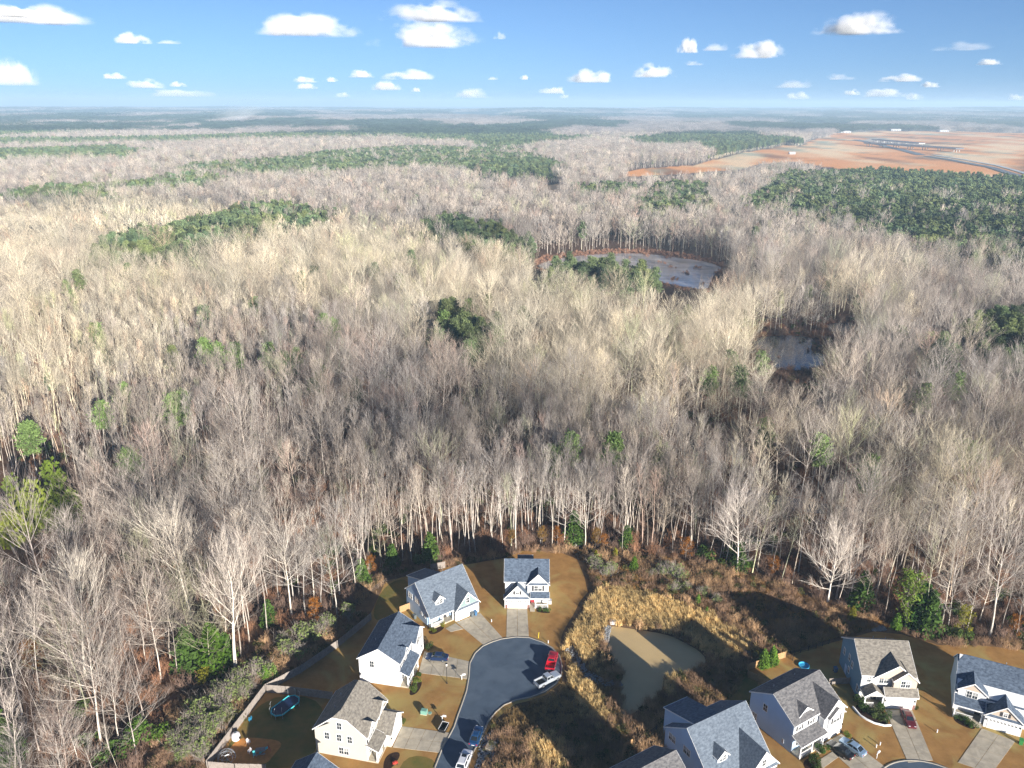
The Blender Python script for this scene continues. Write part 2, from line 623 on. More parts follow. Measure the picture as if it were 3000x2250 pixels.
class Segs:
    def __init__(self):
        self.a, self.b, self.r, self.s = [], [], [], []

    def line(self, pts, r0, r1):
        n = len(pts) - 1
        rr = np.linspace(r0, r1, n + 1)
        for i in range(n):
            self.a.append(pts[i])
            self.b.append(pts[i + 1])
            self.r.append(rr[i])
            self.s.append(rr[i + 1])

    def mesh(self, k):
        return tubes(self.a, self.b, self.r, self.s, k)


def rot_about(v, ax, t):
    ax = ax / (np.linalg.norm(ax) + 1e-9)
    return v * math.cos(t) + np.cross(ax, v) * math.sin(t) + ax * (ax @ v) * (1 - math.cos(t))


def branch(rg, p, d, L, n, up, wob):
    """polyline from p along d, bending up"""
    pts = [np.array(p, float)]
    d = np.array(d, float)
    for i in range(n):
        d = d + np.array([0, 0, up / n]) + rg.normal(0, wob, 3)
        d /= np.linalg.norm(d)
        pts.append(pts[-1] + d * (L / n))
    return pts


def bare_tree(seed, H=22., first=.5, spread=.28, n1=18, n2=7, n3=7, ang=42, up=.5, rt=.2, twig=.0105, fork=0, lod=0):
    """trunk, limb and twig segments of a leafless tree"""
    rg = np.random.default_rng(seed)
    tr, cr, tw = Segs(), Segs(), Segs()
    lean = rg.normal(0, .02, 2)
    tp = [np.array([0, 0, -.3])]
    nT = 9
    d = np.array([lean[0], lean[1], 1.])
    for i in range(nT):
        d = d + np.append(rg.normal(0, .032, 2), 0)
        d /= np.linalg.norm(d)
        tp.append(tp[-1] + d * (H * .92 + .3) / nT)
    tp = np.array(tp)
    rad = lambda t: max(rt * (1 - .93 * t ** .85), .02)
    for i in range(nT):
        tr.a.append(tp[i]); tr.b.append(tp[i + 1]); tr.r.append(rad(i / nT) * (1.35 if i == 0 else 1)); tr.s.append(rad((i + 1) / nT))
    def tpoint(t):
        x = t * nT
        i = min(int(x), nT - 1)
        return tp[i] + (tp[i + 1] - tp[i]) * (x - i)
    az = rg.uniform(0, 6.28)
    for j in range(n1):
        t = first + (1 - first) * ((j + rg.uniform(0, .9)) / n1) ** .85
        az += 2.4 + rg.normal(0, .35)
        rel = (t - first) / (1 - first)
        L = H * spread * (.42 + .68 * math.sin(math.pi * min(1, .16 + .74 * rel))) * rg.uniform(.75, 1.2)
        a = R(ang) * (1.2 - .75 * rel) * rg.uniform(.8, 1.2)
        dd = np.array([math.cos(az) * math.sin(a), math.sin(az) * math.sin(a), math.cos(a)])
        p = tpoint(min(t, .995))
        n = 4 if lod == 0 else 2
        pts = branch(rg, p, dd, L, n, up, .07)
        r1 = min(rad(t) * .6, .011 * L + .02)
        cr.line(pts, r1, twig * 1.6)
        pts = np.array(pts)
        for k in range(n2):
            s = .18 + .82 * (k + rg.uniform(0, 1)) / n2
            x = s * n
            i = min(int(x), n - 1)
            q = pts[i] + (pts[i + 1] - pts[i]) * (x - i)
            bd = pts[i + 1] - pts[i]
            bd = bd / np.linalg.norm(bd)
            sd = rot_about(bd, np.cross(bd, rg.normal(0, 1, 3)), R(rg.uniform(18, 42)))
            L2 = L * .52 * (1.15 - .6 * s) * rg.uniform(.7, 1.3)
            n_ = 2 if lod == 0 else 1
            p2 = branch(rg, q, sd, L2, n_, up * .8, .06)
            cr.line(p2, max(r1 * .42 * (1.1 - s * .6), twig * 1.5), twig * 1.1)
            p2 = np.array(p2)
            for w in range(n3):
                s2 = .1 + .9 * (w + rg.uniform(0, 1)) / n3
                x2 = s2 * n_
                i2 = min(int(x2), n_ - 1)
                q2 = p2[i2] + (p2[i2 + 1] - p2[i2]) * (x2 - i2)
                b2 = p2[i2 + 1] - p2[i2]
                b2 = b2 / np.linalg.norm(b2)
                td = rot_about(b2, np.cross(b2, rg.normal(0, 1, 3)), R(rg.uniform(14, 40)))
                td = td + np.array([0, 0, .22])
                tw.line([q2, q2 + td / np.linalg.norm(td) * L2 * rg.uniform(.4, .8)], twig, twig * .45)
    return tr, cr, tw


def leaf_cards(rg, C, size, up=.35):
    """small quads at centres C"""
    n = len(C)
    a = rg.normal(0, 1, (n, 3))
    a /= np.linalg.norm(a, axis=1, keepdims=True)
    b = np.cross(a, rg.normal(0, 1, (n, 3)) + [0, 0, up])
    b /= np.linalg.norm(b, axis=1, keepdims=True) + 1e-9
    s = (size * rg.uniform(.6, 1.35, n))[:, None]
    V = np.stack([C - a * s - b * s * .45, C + a * s - b * s * .45, C + a * s + b * s * .45, C - a * s + b * s * .45], 1).reshape(-1, 3)
    F = (np.arange(n) * 4)[:, None] + np.array([[0, 1, 2, 3]])
    return V, F


def pine_tree(seed, H=21., first=.5, cards=2600, size=.26, rc=3.0, rt=.2):
    rg = np.random.default_rng(seed)
    tr = Segs()
    tp = [np.array([0, 0, -.3])]
    d = np.array([rg.normal(0, .02), rg.normal(0, .02), 1.])
    for i in range(6):
        d = d + np.append(rg.normal(0, .015, 2), 0)
        d /= np.linalg.norm(d)
        tp.append(tp[-1] + d * (H - .5) / 6)
    tr.line(tp, rt, .04)
    C = []
    nb = 26
    az = 0
    for j in range(nb):
        t = first + (1 - first) * (j / nb)
        az += 2.4 + rg.normal(0, .3)
        rel = (t - first) / (1 - first)
        L = rc * (1 - rel ** 1.6 * .8) * (.55 + .45 * min(1, rel * 4)) * rg.uniform(.7, 1.2)
        z = t * H
        i = min(int(t * 6), 5)
        p = tp[i] + (tp[i + 1] - tp[i]) * (t * 6 - i)
        e = p + np.array([math.cos(az) * L, math.sin(az) * L, L * rg.uniform(.05, .4)])
        tr.line([p, e], .05, .02)
        m = int(cards / nb)
        s = rg.uniform(.35, 1.08, m) ** .8
        c = p + (e - p) * s[:, None] + rg.normal(0, 1, (m, 3)) * np.array([.62, .62, .36]) * (rc / 3.0)
        C.append(c)
    C = np.vstack(C)
    return tr, leaf_cards(rg, C, size)


def bush(seed, r=1.0, h=1.4, cards=420, size=.13, stems=8, conical=False, hollow=.5):
    rg = np.random.default_rng(seed)
    tr = Segs()
    for k in range(stems):
        a = rg.uniform(0, 6.28)
        q = r * rg.uniform(.15, .7)
        tr.line([np.array([math.cos(a) * .06, math.sin(a) * .06, 0]), np.array([math.cos(a) * q, math.sin(a) * q, h * rg.uniform(.6, .95)])], .025, .008)
    lob = rg.normal(0, 1, (7, 3)) * np.array([r * .45, r * .45, h * .2]) + np.array([0, 0, h * .55])
    u = rg.normal(0, 1, (cards, 3))
    u /= np.linalg.norm(u, axis=1, keepdims=True)
    rad = rg.uniform(hollow, 1.0, (cards, 1)) ** .6
    if conical:
        zz = rg.uniform(0, 1, cards) ** 1.4
        rr = r * (1 - zz) ** .75 * rg.uniform(.55, 1.08, cards)
        aa = rg.uniform(0, 6.28, cards)
        C = np.stack([np.cos(aa) * rr, np.sin(aa) * rr, h * (.05 + .95 * zz)], 1) + rg.normal(0, .1 * r, (cards, 3))
    else:
        L = lob[rg.integers(0, 7, cards)]
        C = L + u * rad * np.array([r * .62, r * .62, h * .36])
    C[:, 2] = np.maximum(C[:, 2], .05)
    return tr, leaf_cards(rg, C, size)


def twiggy(seed, r=1.0, h=1.5, n=60, tw=.014):
    """leafless brush: a bundle of stems and twigs"""
    rg = np.random.default_rng(seed)
    s = Segs()
    for k in range(n):
        a, e = rg.uniform(0, 6.28), abs(rg.normal(0, .42))
        d = np.array([math.cos(a) * math.sin(e), math.sin(a) * math.sin(e), math.cos(e)])
        p = np.array([rg.normal(0, r * .35), rg.normal(0, r * .35), 0])
        L = h * rg.uniform(.5, 1.1)
        q = p + d * L
        s.line([p, q], tw, tw * .5)
        for j in range(3):
            t = rg.uniform(.35, .95)
            d2 = d + rg.normal(0, .45, 3)
            b = p + d * L * t
            s.line([b, b + d2 / np.linalg.norm(d2) * L * .35], tw * .7, tw * .35)
    return s


def tuft(seed, n=46, h=1.0, r=.4, w=.03):
    """grass tuft: narrow bent blades"""
    rg = np.random.default_rng(seed)
    V, F = [], []
    for k in range(n):
        a, e = rg.uniform(0, 6.28), abs(rg.normal(.25, .22))
        p = np.array([rg.normal(0, r * .5), rg.normal(0, r * .5), 0])
        d = np.array([math.cos(a) * math.sin(e), math.sin(a) * math.sin(e), math.cos(e)])
        side = np.array([-math.sin(a), math.cos(a), 0]) * w
        L = h * rg.uniform(.55, 1.15)
        m = p + d * L * .6
        t = m + (d + np.array([math.cos(a) * .6, math.sin(a) * .6, -.35])) * L * .4
        o = len(V)
        V += [p - side, p + side, m + side * .8, m - side * .8, t + side * .15, t - side * .15]
        F += [(o, o + 1, o + 2, o + 3), (o + 3, o + 2, o + 4, o + 5)]
    return np.array(V), np.array(F)


def combine(parts):
    """parts: list of (V,F,material index)"""
    V, F, M, o = [], [], [], 0
    for v, f, m in parts:
        V.append(v); F.append(f + o); M.append(np.full(len(f), m)); o += len(v)
    return np.vstack(V), np.vstack(F), np.concatenate(M)


# tones of the kinds ------------------------------------------------------
mi_bark = plant_mat('bark_of_the_wood', (.58, .55, .50))
mi_twig = plant_mat('twigs_of_the_wood', (.385, .355, .33))
mi_needle = plant_mat('needles_of_the_wood', (.125, .168, .090), transl=.2)
mi_leaf = plant_mat('leaves_of_the_undergrowth', (.10, .10, .05), transl=.25)
mi_grass = plant_mat('dry_grass_blades', (.40, .325, .195), transl=.25)
mo_bark = plant_mat('bark', (.58, .55, .50), False)
mo_twig = plant_mat('twigs', (.385, .355, .33), False)
mo_needle = plant_mat('pine_needles', (.125, .168, .090), False, transl=.2)
mo_leaf = plant_mat('shrub_leaves', (.10, .10, .05), False, transl=.25)

SPECIES = [
    dict(H=22, first=.52, spread=.17, n1=18, n2=5, n3=5, ang=38, up=.4, rt=.12),       # slender
    dict(H=23, first=.44, spread=.25, n1=20, n2=6, n3=5, ang=46, up=.4, rt=.15),
    dict(H=19, first=.38, spread=.38, n1=18, n2=6, n3=6, ang=58, up=.4, rt=.18),       # spreading
    dict(H=21, first=.60, spread=.18, n1=14, n2=5, n3=4, ang=42, up=.45, rt=.11),
    dict(H=17, first=.34, spread=.46, n1=19, n2=6, n3=6, ang=68, up=.45, rt=.18),      # round dome
    dict(H=23, first=.68, spread=.11, n1=12, n2=4, n3=4, ang=36, up=.4, rt=.12),       # pole
    dict(H=15, first=.34, spread=.26, n1=14, n2=5, n3=5, ang=46, up=.4, rt=.07),       # young
    dict(H=23, first=.40, spread=.38, n1=19, n2=6, n3=6, ang=56, up=.4, rt=.23),
]


def kit(name, meshes):
    """meshes for scattering, kept out of the scene; picked by index in name order"""
    c = bpy.data.collections.new(name)
    for o in meshes: c.objects.link(o)
    return c


def scatter(name, kind_col, P, rotz, scl, idx, tint, label=None, cat=None, kind='stuff', tilt=None):
    """one object: a copy of a kit mesh on every point"""
    n = len(P)
    me = bpy.data.meshes.new(name)
    me.vertices.add(n)
    me.vertices.foreach_set('co', np.asarray(P, np.float32).ravel())
    at_ = me.attributes.new('rot', 'FLOAT_VECTOR', 'POINT')
    rv = np.zeros((n, 3), np.float32)
    rv[:, 2] = rotz
    if tilt is not None: rv[:, :2] = tilt
    at_.data.foreach_set('vector', rv.ravel())
    at_ = me.attributes.new('scl', 'FLOAT_VECTOR', 'POINT')
    scl = np.asarray(scl, np.float32)
    if scl.ndim == 1: scl = np.repeat(scl[:, None], 3, 1)
    at_.data.foreach_set('vector', scl.astype(np.float32).ravel())
    at_ = me.attributes.new('idx', 'INT', 'POINT')
    at_.data.foreach_set('value', np.asarray(idx, np.int32))
    at_ = me.attributes.new('tint', 'FLOAT_COLOR', 'POINT')
    c4 = np.ones((n, 4), np.float32)
    c4[:, :3] = tint
    at_.data.foreach_set('color', c4.ravel())
    o = bpy.data.objects.new(name, me)
    COL.objects.link(o)
    ng = bpy.data.node_groups.new(name + '_scatter', 'GeometryNodeTree')
    ng.interface.new_socket('Geometry', in_out='INPUT', socket_type='NodeSocketGeometry')
    ng.interface.new_socket('Geometry', in_out='OUTPUT', socket_type='NodeSocketGeometry')
    N, L = ng.nodes, ng.links
    gi, go = N.new('NodeGroupInput'), N.new('NodeGroupOutput')
    mp = N.new('GeometryNodeMeshToPoints')
    iop = N.new('GeometryNodeInstanceOnPoints')
    ci = N.new('GeometryNodeCollectionInfo')
    ci.inputs['Collection'].default_value = kind_col
    ci.inputs['Separate Children'].default_value = True
    ci.inputs['Reset Children'].default_value = True

    def named(nm, ty):
        a = N.new('GeometryNodeInputNamedAttribute')
        a.data_type = ty
        a.inputs['Name'].default_value = nm
        return a.outputs['Attribute']
    e2r = N.new('FunctionNodeEulerToRotation')
    L.new(named('rot', 'FLOAT_VECTOR'), e2r.inputs[0])
    L.new(gi.outputs[0], mp.inputs[0])
    L.new(mp.outputs[0], iop.inputs['Points'])
    L.new(ci.outputs[0], iop.inputs['Instance'])
    iop.inputs['Pick Instance'].default_value = True
    L.new(named('idx', 'INT'), iop.inputs['Instance Index'])
    L.new(e2r.outputs[0], iop.inputs['Rotation'])
    L.new(named('scl', 'FLOAT_VECTOR'), iop.inputs['Scale'])
    L.new(iop.outputs[0], go.inputs[0])
    md = o.modifiers.new('scatter', 'NODES')
    md.node_group = ng
    return tag(o, label, cat, kind=kind)


def jitter_grid(x0, x1, y0, y1, s, seed):
    rg = np.random.default_rng(seed)
    gx, gy = np.meshgrid(np.arange(x0, x1, s), np.arange(y0, y1, s))
    q = np.stack([gx.ravel(), gy.ravel()], 1)
    return q + rg.uniform(-.46, .46, q.shape) * s


def in_view(q, margin=30.0, right=70.0):
    w = q[:, 1] * .655
    return (q[:, 0] > -w - margin) & (q[:, 0] < w + right) & (q[:, 1] > 60)


# zones of colour in the bare wood (kind of tree, with sun and cloud shade painted in)
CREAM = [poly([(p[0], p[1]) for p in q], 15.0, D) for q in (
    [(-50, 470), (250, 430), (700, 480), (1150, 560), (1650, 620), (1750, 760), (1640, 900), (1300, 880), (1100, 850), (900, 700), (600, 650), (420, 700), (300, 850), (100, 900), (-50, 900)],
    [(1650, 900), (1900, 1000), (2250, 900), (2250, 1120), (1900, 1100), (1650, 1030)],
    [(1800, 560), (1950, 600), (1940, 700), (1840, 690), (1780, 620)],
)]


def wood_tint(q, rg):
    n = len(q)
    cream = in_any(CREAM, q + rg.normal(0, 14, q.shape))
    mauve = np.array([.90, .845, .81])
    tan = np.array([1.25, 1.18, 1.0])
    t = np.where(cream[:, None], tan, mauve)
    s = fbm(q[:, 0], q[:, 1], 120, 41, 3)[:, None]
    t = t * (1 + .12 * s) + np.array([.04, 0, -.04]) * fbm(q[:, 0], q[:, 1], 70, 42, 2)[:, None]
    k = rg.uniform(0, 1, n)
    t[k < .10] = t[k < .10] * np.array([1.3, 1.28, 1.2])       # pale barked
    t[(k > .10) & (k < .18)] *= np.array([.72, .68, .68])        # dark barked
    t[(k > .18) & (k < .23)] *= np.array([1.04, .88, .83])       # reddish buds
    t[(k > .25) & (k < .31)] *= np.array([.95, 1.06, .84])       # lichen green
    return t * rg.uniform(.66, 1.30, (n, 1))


def ragged(q, amp):
    w = np.stack([fbm(q[:, 0], q[:, 1], 34, 81, 3), fbm(q[:, 0], q[:, 1], 34, 82, 3)], 1) * amp * np.array([1.6, 1.0])
    return in_any(PINES, q + w)


POLES2 = poly([(1000, 1745), (1090, 1690), (1280, 1640), (1480, 1620), (1700, 1595), (2000, 1630), (2250, 1685), (2240, 1420), (1900, 1330), (1500, 1330), (1150, 1350), (950, 1480)])
POLES = poly([(-60, 980), (250, 900), (700, 930), (1000, 960), (900, 1250), (500, 1350), (250, 1500), (-60, 1560)], 10)


def build_woods():
    hi, parts = [], []
    for k, sp in enumerate(SPECIES):
        tr, cr, tw = bare_tree(100 + k, **sp)
        a, b, c = tr.mesh(5), cr.mesh(3), tw.mesh(3)
        V, F, M = combine([(*b, 0), (*c, 1)])
        parts.append((fast_mesh('tree_trunk', *a, mo_bark, link=False, smooth=True).data, fast_mesh('tree_crown', V, F, [mo_bark, mo_twig], M, link=False).data))
        V, F, M = combine([(*a, 0), (*b, 0), (*c, 1)])
        hi.append(fast_mesh('bare_tree_kit_%02d' % k, V, F, [mi_bark, mi_twig], M, link=False))
    hi_col = kit('bare_tree_kit', hi)
    lo = []
    for k in range(8):
        sp = dict(SPECIES[k])
        sp.update(n1=13, n2=4, n3=4, twig=.040, lod=1)
        tr, cr, tw = bare_tree(200 + k, **sp)
        V, F, M = combine([(*tr.mesh(3), 0), (*cr.mesh(3), 0), (*tw.mesh(3), 1)])
        lo.append(fast_mesh('bare_tree_far_kit_%02d' % k, V, F, [mi_bark, mi_twig], M, link=False))
    lo_col = kit('bare_tree_far_kit', lo)
    pn, pparts = [], []
    for k in range(5):
        tr, nd = pine_tree(300 + k, H=[20, 22, 19, 23, 21][k], first=[.5, .55, .42, .6, .5][k], rc=[3, 2.8, 3.3, 2.7, 3.1][k])
        a = tr.mesh(4)
        pparts.append((fast_mesh('pine_trunk', *a, mo_bark, link=False).data, fast_mesh('pine_crown', *nd, mo_needle, link=False).data))
        V, F, M = combine([(*a, 0), (*nd, 1)])
        pn.append(fast_mesh('pine_kit_%02d' % k, V, F, [mi_bark, mi_needle], M, link=False))
    pn_col = kit('pine_kit', pn)
    pl = []
    for k in range(4):
        tr, nd = pine_tree(320 + k, H=20, first=.45, cards=420, size=.62, rc=3.1)
        V, F, M = combine([(*tr.mesh(3), 0), (*nd, 1)])
        pl.append(fast_mesh('pine_far_kit_%02d' % k, V, F, [mi_bark, mi_needle], M, link=False))
    pl_col = kit('pine_far_kit', pl)

    rg = np.random.default_rng(55)
    # ---- near wood, to 560 m
    q = jitter_grid(-460, 460, 64, 560, 5.0, 1)
    q = q[~inside(POLES, q) | (rg.uniform(0, 1, len(q)) < .22)]
    qp, q2 = jitter_grid(-300, 200, 120, 420, 4.1, 91), jitter_grid(-300, 200, 120, 420, 3.6, 92)
    q = np.vstack([q, qp[inside(POLES, qp)], q2[inside(POLES2, q2)]])
    q = q[in_view(q)]
    q = q[~inside(CLEARING, q)]
    q = q[~in_any(MARSH_OPEN + LEFT_CLUMP, q)]
    gap = fbm(q[:, 0], q[:, 1], 42, 77, 3)
    q = q[(gap > -.38) | (rg.uniform(0, 1, len(q)) < .3)]
    thin = (q[:, 0] < -25) & (q[:, 1] < 215)
    q = q[~thin | (rg.uniform(0, 1, len(q)) < .95)]
    ispine = (ragged(q, 4) & (rg.uniform(0, 1, len(q)) < .96)) | ((rg.uniform(0, 1, len(q)) < .035) & (q[:, 1] > 235) & (fbm(q[:, 0], q[:, 1], 130, 83, 2) > .15))
    bare, pine = q[~ispine], q[ispine]
    # loners: evergreens standing in the bare wood
    order = np.argsort(np.hypot(bare[:, 0], bare[:, 1]))
    bare = bare[order]
    dist = np.hypot(bare[:, 0], bare[:, 1])
    # those whose whole shape stands in the picture come first
    def vis(q):
        w = q[:, 1] * .655
        return (np.abs(q[:, 0]) < w - 2) & (q[:, 1] > 101)
    v = vis(bare)
    # the trees of the front rows, which show largest
    pick = np.zeros(len(bare), bool)
    pick[np.where(v)[0][:300]] = True
    ind, rest = bare[pick], bare[~pick]
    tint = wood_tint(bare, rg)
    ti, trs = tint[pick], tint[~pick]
    POLE_I = inside(POLES2, ind)
    for k in range(len(ind)):
        x, y = ind[k]
        s = int(rg.choice(8, p=[.24, .06, .04, .24, .03, .30, .07, .02])) if POLE_I[k] else int(rg.choice(8, p=[.17, .16, .12, .16, .09, .17, .06, .07])) if x > -45 else int(rg.choice(8, p=[.1, .12, .22, .08, .22, .06, .06, .14]))
        kind = 'slender' if s in (0, 3, 5) else ('young' if s == 6 else ('broad crowned' if s in (2, 4) else 'tall'))
        t = thing('bare_tree', 'leafless %s grey tree in the front rows of the winter wood' % kind, 'tree', (x, y, 0), rg.uniform(0, 6.28), 'leafless %s trees along the front of the wood' % kind)
        sc = rg.uniform(.82, 1.12)
        t.scale = (sc, sc, sc * rg.uniform(.9, 1.08))
        for nm, me in (('trunk', parts[s][0]), ('crown', parts[s][1])):
            o = bpy.data.objects.new(nm, me)
            COL.objects.link(o)
            o.parent = t
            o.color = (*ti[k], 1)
    n = len(rest)
    pts = np.column_stack([rest, tz(rest[:, 0], rest[:, 1])])
    big = rg.uniform(0, 1, n) < .42
    s = np.where(big, rg.uniform(.95, 1.28, n), rg.uniform(.5, .85, n))
    poles = (inside(POLES, rest) | inside(POLES2, rest)) & (rg.uniform(0, 1, n) < .95)
    creamy = in_any(CREAM, rest)
    idx = np.where(rg.uniform(0, 1, n) < np.where(creamy, .72, .34), rg.choice([2, 4, 7, 4], n), rg.choice(8, n, p=[.17, .16, .13, .16, .10, .15, .06, .07]))
    idx = np.where(poles, rg.choice([0, 3, 5, 5], n), idx)
    s = np.where(poles, rg.uniform(.85, 1.1, n), s)
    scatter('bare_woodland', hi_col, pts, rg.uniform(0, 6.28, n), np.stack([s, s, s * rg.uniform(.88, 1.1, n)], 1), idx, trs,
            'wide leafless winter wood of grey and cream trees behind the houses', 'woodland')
    # ---- middle wood, 560 m - 1900 m
    q = jitter_grid(-1400, 1400, 560, 1900, 6.4, 2)
    q = q[in_view(q, 40, 80)]
    q = q[~in_any(MARSH_OPEN + CLEAR_OPEN, q)]
    isp = (ragged(q, 9) & (rg.uniform(0, 1, len(q)) < .93)) | (rg.uniform(0, 1, len(q)) < .012) | (pine_field(q) & (np.hypot(q[:, 0], q[:, 1]) > 1250))
    b2, p2 = q[~isp], q[isp]
    far = jitter_grid(-2000, 2000, 1900, 2600, 8.5, 12)
    far = far[in_view(far, 60, 100)]
    far = far[~in_any(CLEAR_OPEN, far)]
    ff = pine_field(far) | in_any(PINES, far)
    b2, p2 = np.vstack([b2, far[~ff]]), np.vstack([p2, far[ff]])
    ex = jitter_grid(-1400, 1400, 230, 1900, 5.6, 13)
    ex = ex[in_view(ex, 40, 60)]
    p2 = np.vstack([p2, ex[ragged(ex, 6)]])
    n = len(b2)
    s = rg.uniform(.8, 1.15, n)
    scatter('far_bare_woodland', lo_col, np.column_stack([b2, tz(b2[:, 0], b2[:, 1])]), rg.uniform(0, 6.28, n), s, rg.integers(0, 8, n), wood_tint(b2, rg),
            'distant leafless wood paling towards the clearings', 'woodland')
    # ---- pines
    allp = np.vstack([pine, p2])
    dp = np.hypot(allp[:, 0], allp[:, 1])
    allp = allp[np.argsort(dp)]
    n = len(allp)
    dp = np.sort(dp)
    lod = dp > 620
    tn = np.array([1.25, 1.2, 1.0]) * rg.uniform(.5, 1.45, (n, 1)) * (1 + np.array([.22, .08, -.1]) * fbm(allp[:, 0], allp[:, 1], 90, 61, 2)[:, None])
    sp = rg.uniform(.6, 1.15, n)
    near = allp[~lod]
    vp = np.where(vis(near))[0][:265]
    for k in vp:
        x, y = near[k]
        t = thing('pine_tree', 'green pine standing in a close evergreen stand amid the leafless wood', 'tree', (x, y, float(tz(x, y))), rg.uniform(0, 6.28), 'pines of the evergreen stands')
        t.scale = (sp[k],) * 3
        for nm, me in zip(('trunk', 'crown'), pparts[k % 5]):
            o = bpy.data.objects.new(nm, me)
            COL.objects.link(o)
            o.parent = t
            o.color = (*tn[k], 1)
    nk = np.ones(len(near), bool)
    nk[vp] = False
    near, tn_n, sp_n = near[nk], tn[:len(nk)][nk], sp[:len(nk)][nk]
    print('bare', len(bare), 'mid bare', len(b2), 'pines', n, 'near pines', (~lod).sum())
    if len(near):
        m = len(near)
        scatter('pine_woodland', pn_col, np.column_stack([near, tz(near[:, 0], near[:, 1])]), rg.uniform(0, 6.28, m), sp_n, rg.integers(0, 5, m), tn_n,
                'dark green pine stands between the leafless trees', 'woodland')
    f = allp[lod]
    m = len(f)
    scatter('far_pine_woodland', pl_col, np.column_stack([f, tz(f[:, 0], f[:, 1])]), rg.uniform(0, 6.28, m), sp[-m:], rg.integers(0, 4, m), tn[-m:],
            'far dark pine belts crossing the bare woodland', 'woodland')
    # ---- far woods in clumps
    def clump(seed, size, n, pinef, tall, cards):
        r2 = np.random.default_rng(seed)
        P = []
        for j in range(n):
            x, y = r2.uniform(-size / 2, size / 2, 2)
            h = tall * r2.uniform(.7, 1.1)
            C = r2.normal(0, 1, (cards, 3)) * np.array([3.2, 3.2, h * .18]) + np.array([x, y, h * .72])
            P.append((*leaf_cards(r2, C, 1.0 if pinef else .55), 1))
            sg = Segs()
            sg.line([np.array([x, y, 0]), np.array([x, y, h * .85])], .22, .12)
            P.append((*sg.mesh(3), 0))
        V, F, M = combine(P)
        return fast_mesh('clump_kit_%03d' % seed, V, F, [mi_bark, mi_needle if pinef else mi_twig], M, link=False)
    cl = [clump(k, 56, 60, False, 20, 42) for k in range(3)] + [clump(10 + k, 56, 60, True, 20, 42) for k in range(3)]
    cl_col = kit('clump_kit', cl)
    Ps, ss = [], []
    for (y0, y1, st, seed) in ((2560, 5000, 54, 3), (5000, 13000, 150, 4)):
        q = jitter_grid(-y1 * .7, y1 * .7, y0, y1, st, seed)
        q = q[in_view(q, 100, 150)]
        q = q[~in_any(CLEAR_OPEN, q)]
        fld = fbm(q[:, 0], q[:, 1] * .35, 2600, 13, 4) > .5
        q = q[~(fld & (np.hypot(q[:, 0], q[:, 1]) > 3200))]
        Ps.append(q)
        ss.append(np.full(len(q), st / 54.0))
    q, s = np.vstack(Ps), np.concatenate(ss)
    pf = pine_field(q) | in_any(PINES, q)
    n = len(q)
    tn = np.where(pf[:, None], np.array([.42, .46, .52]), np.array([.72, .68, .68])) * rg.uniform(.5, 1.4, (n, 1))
    scl = np.stack([s, s, np.where(s > 1.5, 1.15, 1.0) * rg.uniform(.85, 1.15, n)], 1)
    print('clumps', n)
    scatter('distant_woodland', cl_col, np.column_stack([q, tz(q[:, 0], q[:, 1])]), rg.integers(0, 4, n) * 1.5708, scl, np.where(pf, 3, 0) + rg.integers(0, 3, n), tn,
            'blue distant forest running to the horizon', 'woodland')
    return parts, pparts, hi_col, pn_col


parts_bare, parts_pine, hi_col, pn_col = build_woods()

# ================================================================== STREET, YARDS
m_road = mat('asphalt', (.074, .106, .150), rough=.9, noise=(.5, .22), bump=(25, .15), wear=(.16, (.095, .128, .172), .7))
m_conc = mat('concrete', (.50, .44, .34), rough=.9, noise=(.7, .30), bump=(18, .1), wear=(.4, (.30, .27, .22), .7))
m_curb = mat('curb_concrete', (.36, .33, .28), rough=.9, noise=(1.5, .25))
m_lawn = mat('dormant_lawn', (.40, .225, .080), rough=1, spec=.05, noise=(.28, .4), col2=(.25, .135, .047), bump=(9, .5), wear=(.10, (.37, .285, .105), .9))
m_lawn2 = mat('green_lawn', (.26, .165, .055), rough=1, spec=.05, noise=(.22, .4), col2=(.12, .125, .035), bump=(9, .5))  # greener, darker grass than the dormant lawn
m_dirt = mat('orange_clay', (.58, .26, .08), rough=1, spec=.05, noise=(1.2, .3), bump=(6, .4))
m_mulch = mat('bark_mulch', (.055, .032, .022), rough=1, spec=.05, noise=(3, .5), bump=(8, .6))
m_stone = mat('grey_riprap', (.30, .31, .32), rough=.9, noise=(1.2, .5))

LAWN_L = [(560, 2330), (612, 2250), (778, 2021), (882, 1964), (988, 1890), (1031, 1855), (1085, 1800), (1130, 1702), (1297, 1664), (1380, 1652), (1483, 1634), (1530, 1614), (1631, 1614), (1690, 1638),
          (1712, 1690), (1722, 1735), (1700, 1760), (1680, 1800), (1650, 1850), (1640, 1885), (1655, 1940), (1645, 2000), (1600, 2036), (1555, 2052), (1512, 2062), (1485, 2080), (1455, 2106), (1430, 2140), (1405, 2200), (1385, 2260), (1350, 2360)]
LAWN_R = [(2040, 2330), (2050, 2250), (2110, 2120), (2180, 1990), (2195, 1955), (2260, 1935), (2330, 1912), (2430, 1885), (2560, 1850), (2640, 1858), (2750, 1890), (2870, 1890), (2960, 1900), (3100, 1915), (3300, 2100), (3300, 2500), (2900, 2600)]
sheet('lawn', poly(LAWN_L), .006, m_lawn)
sheet('lawn', poly(LAWN_R), .006, m_lawn)
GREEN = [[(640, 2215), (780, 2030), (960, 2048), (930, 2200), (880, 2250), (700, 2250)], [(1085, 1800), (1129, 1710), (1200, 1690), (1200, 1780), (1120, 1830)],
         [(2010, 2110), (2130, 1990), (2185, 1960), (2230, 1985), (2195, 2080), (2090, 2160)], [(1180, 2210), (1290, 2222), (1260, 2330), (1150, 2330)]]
for g in GREEN: sheet('lawn', smooth_poly(poly(g), 2), .012, m_lawn2)
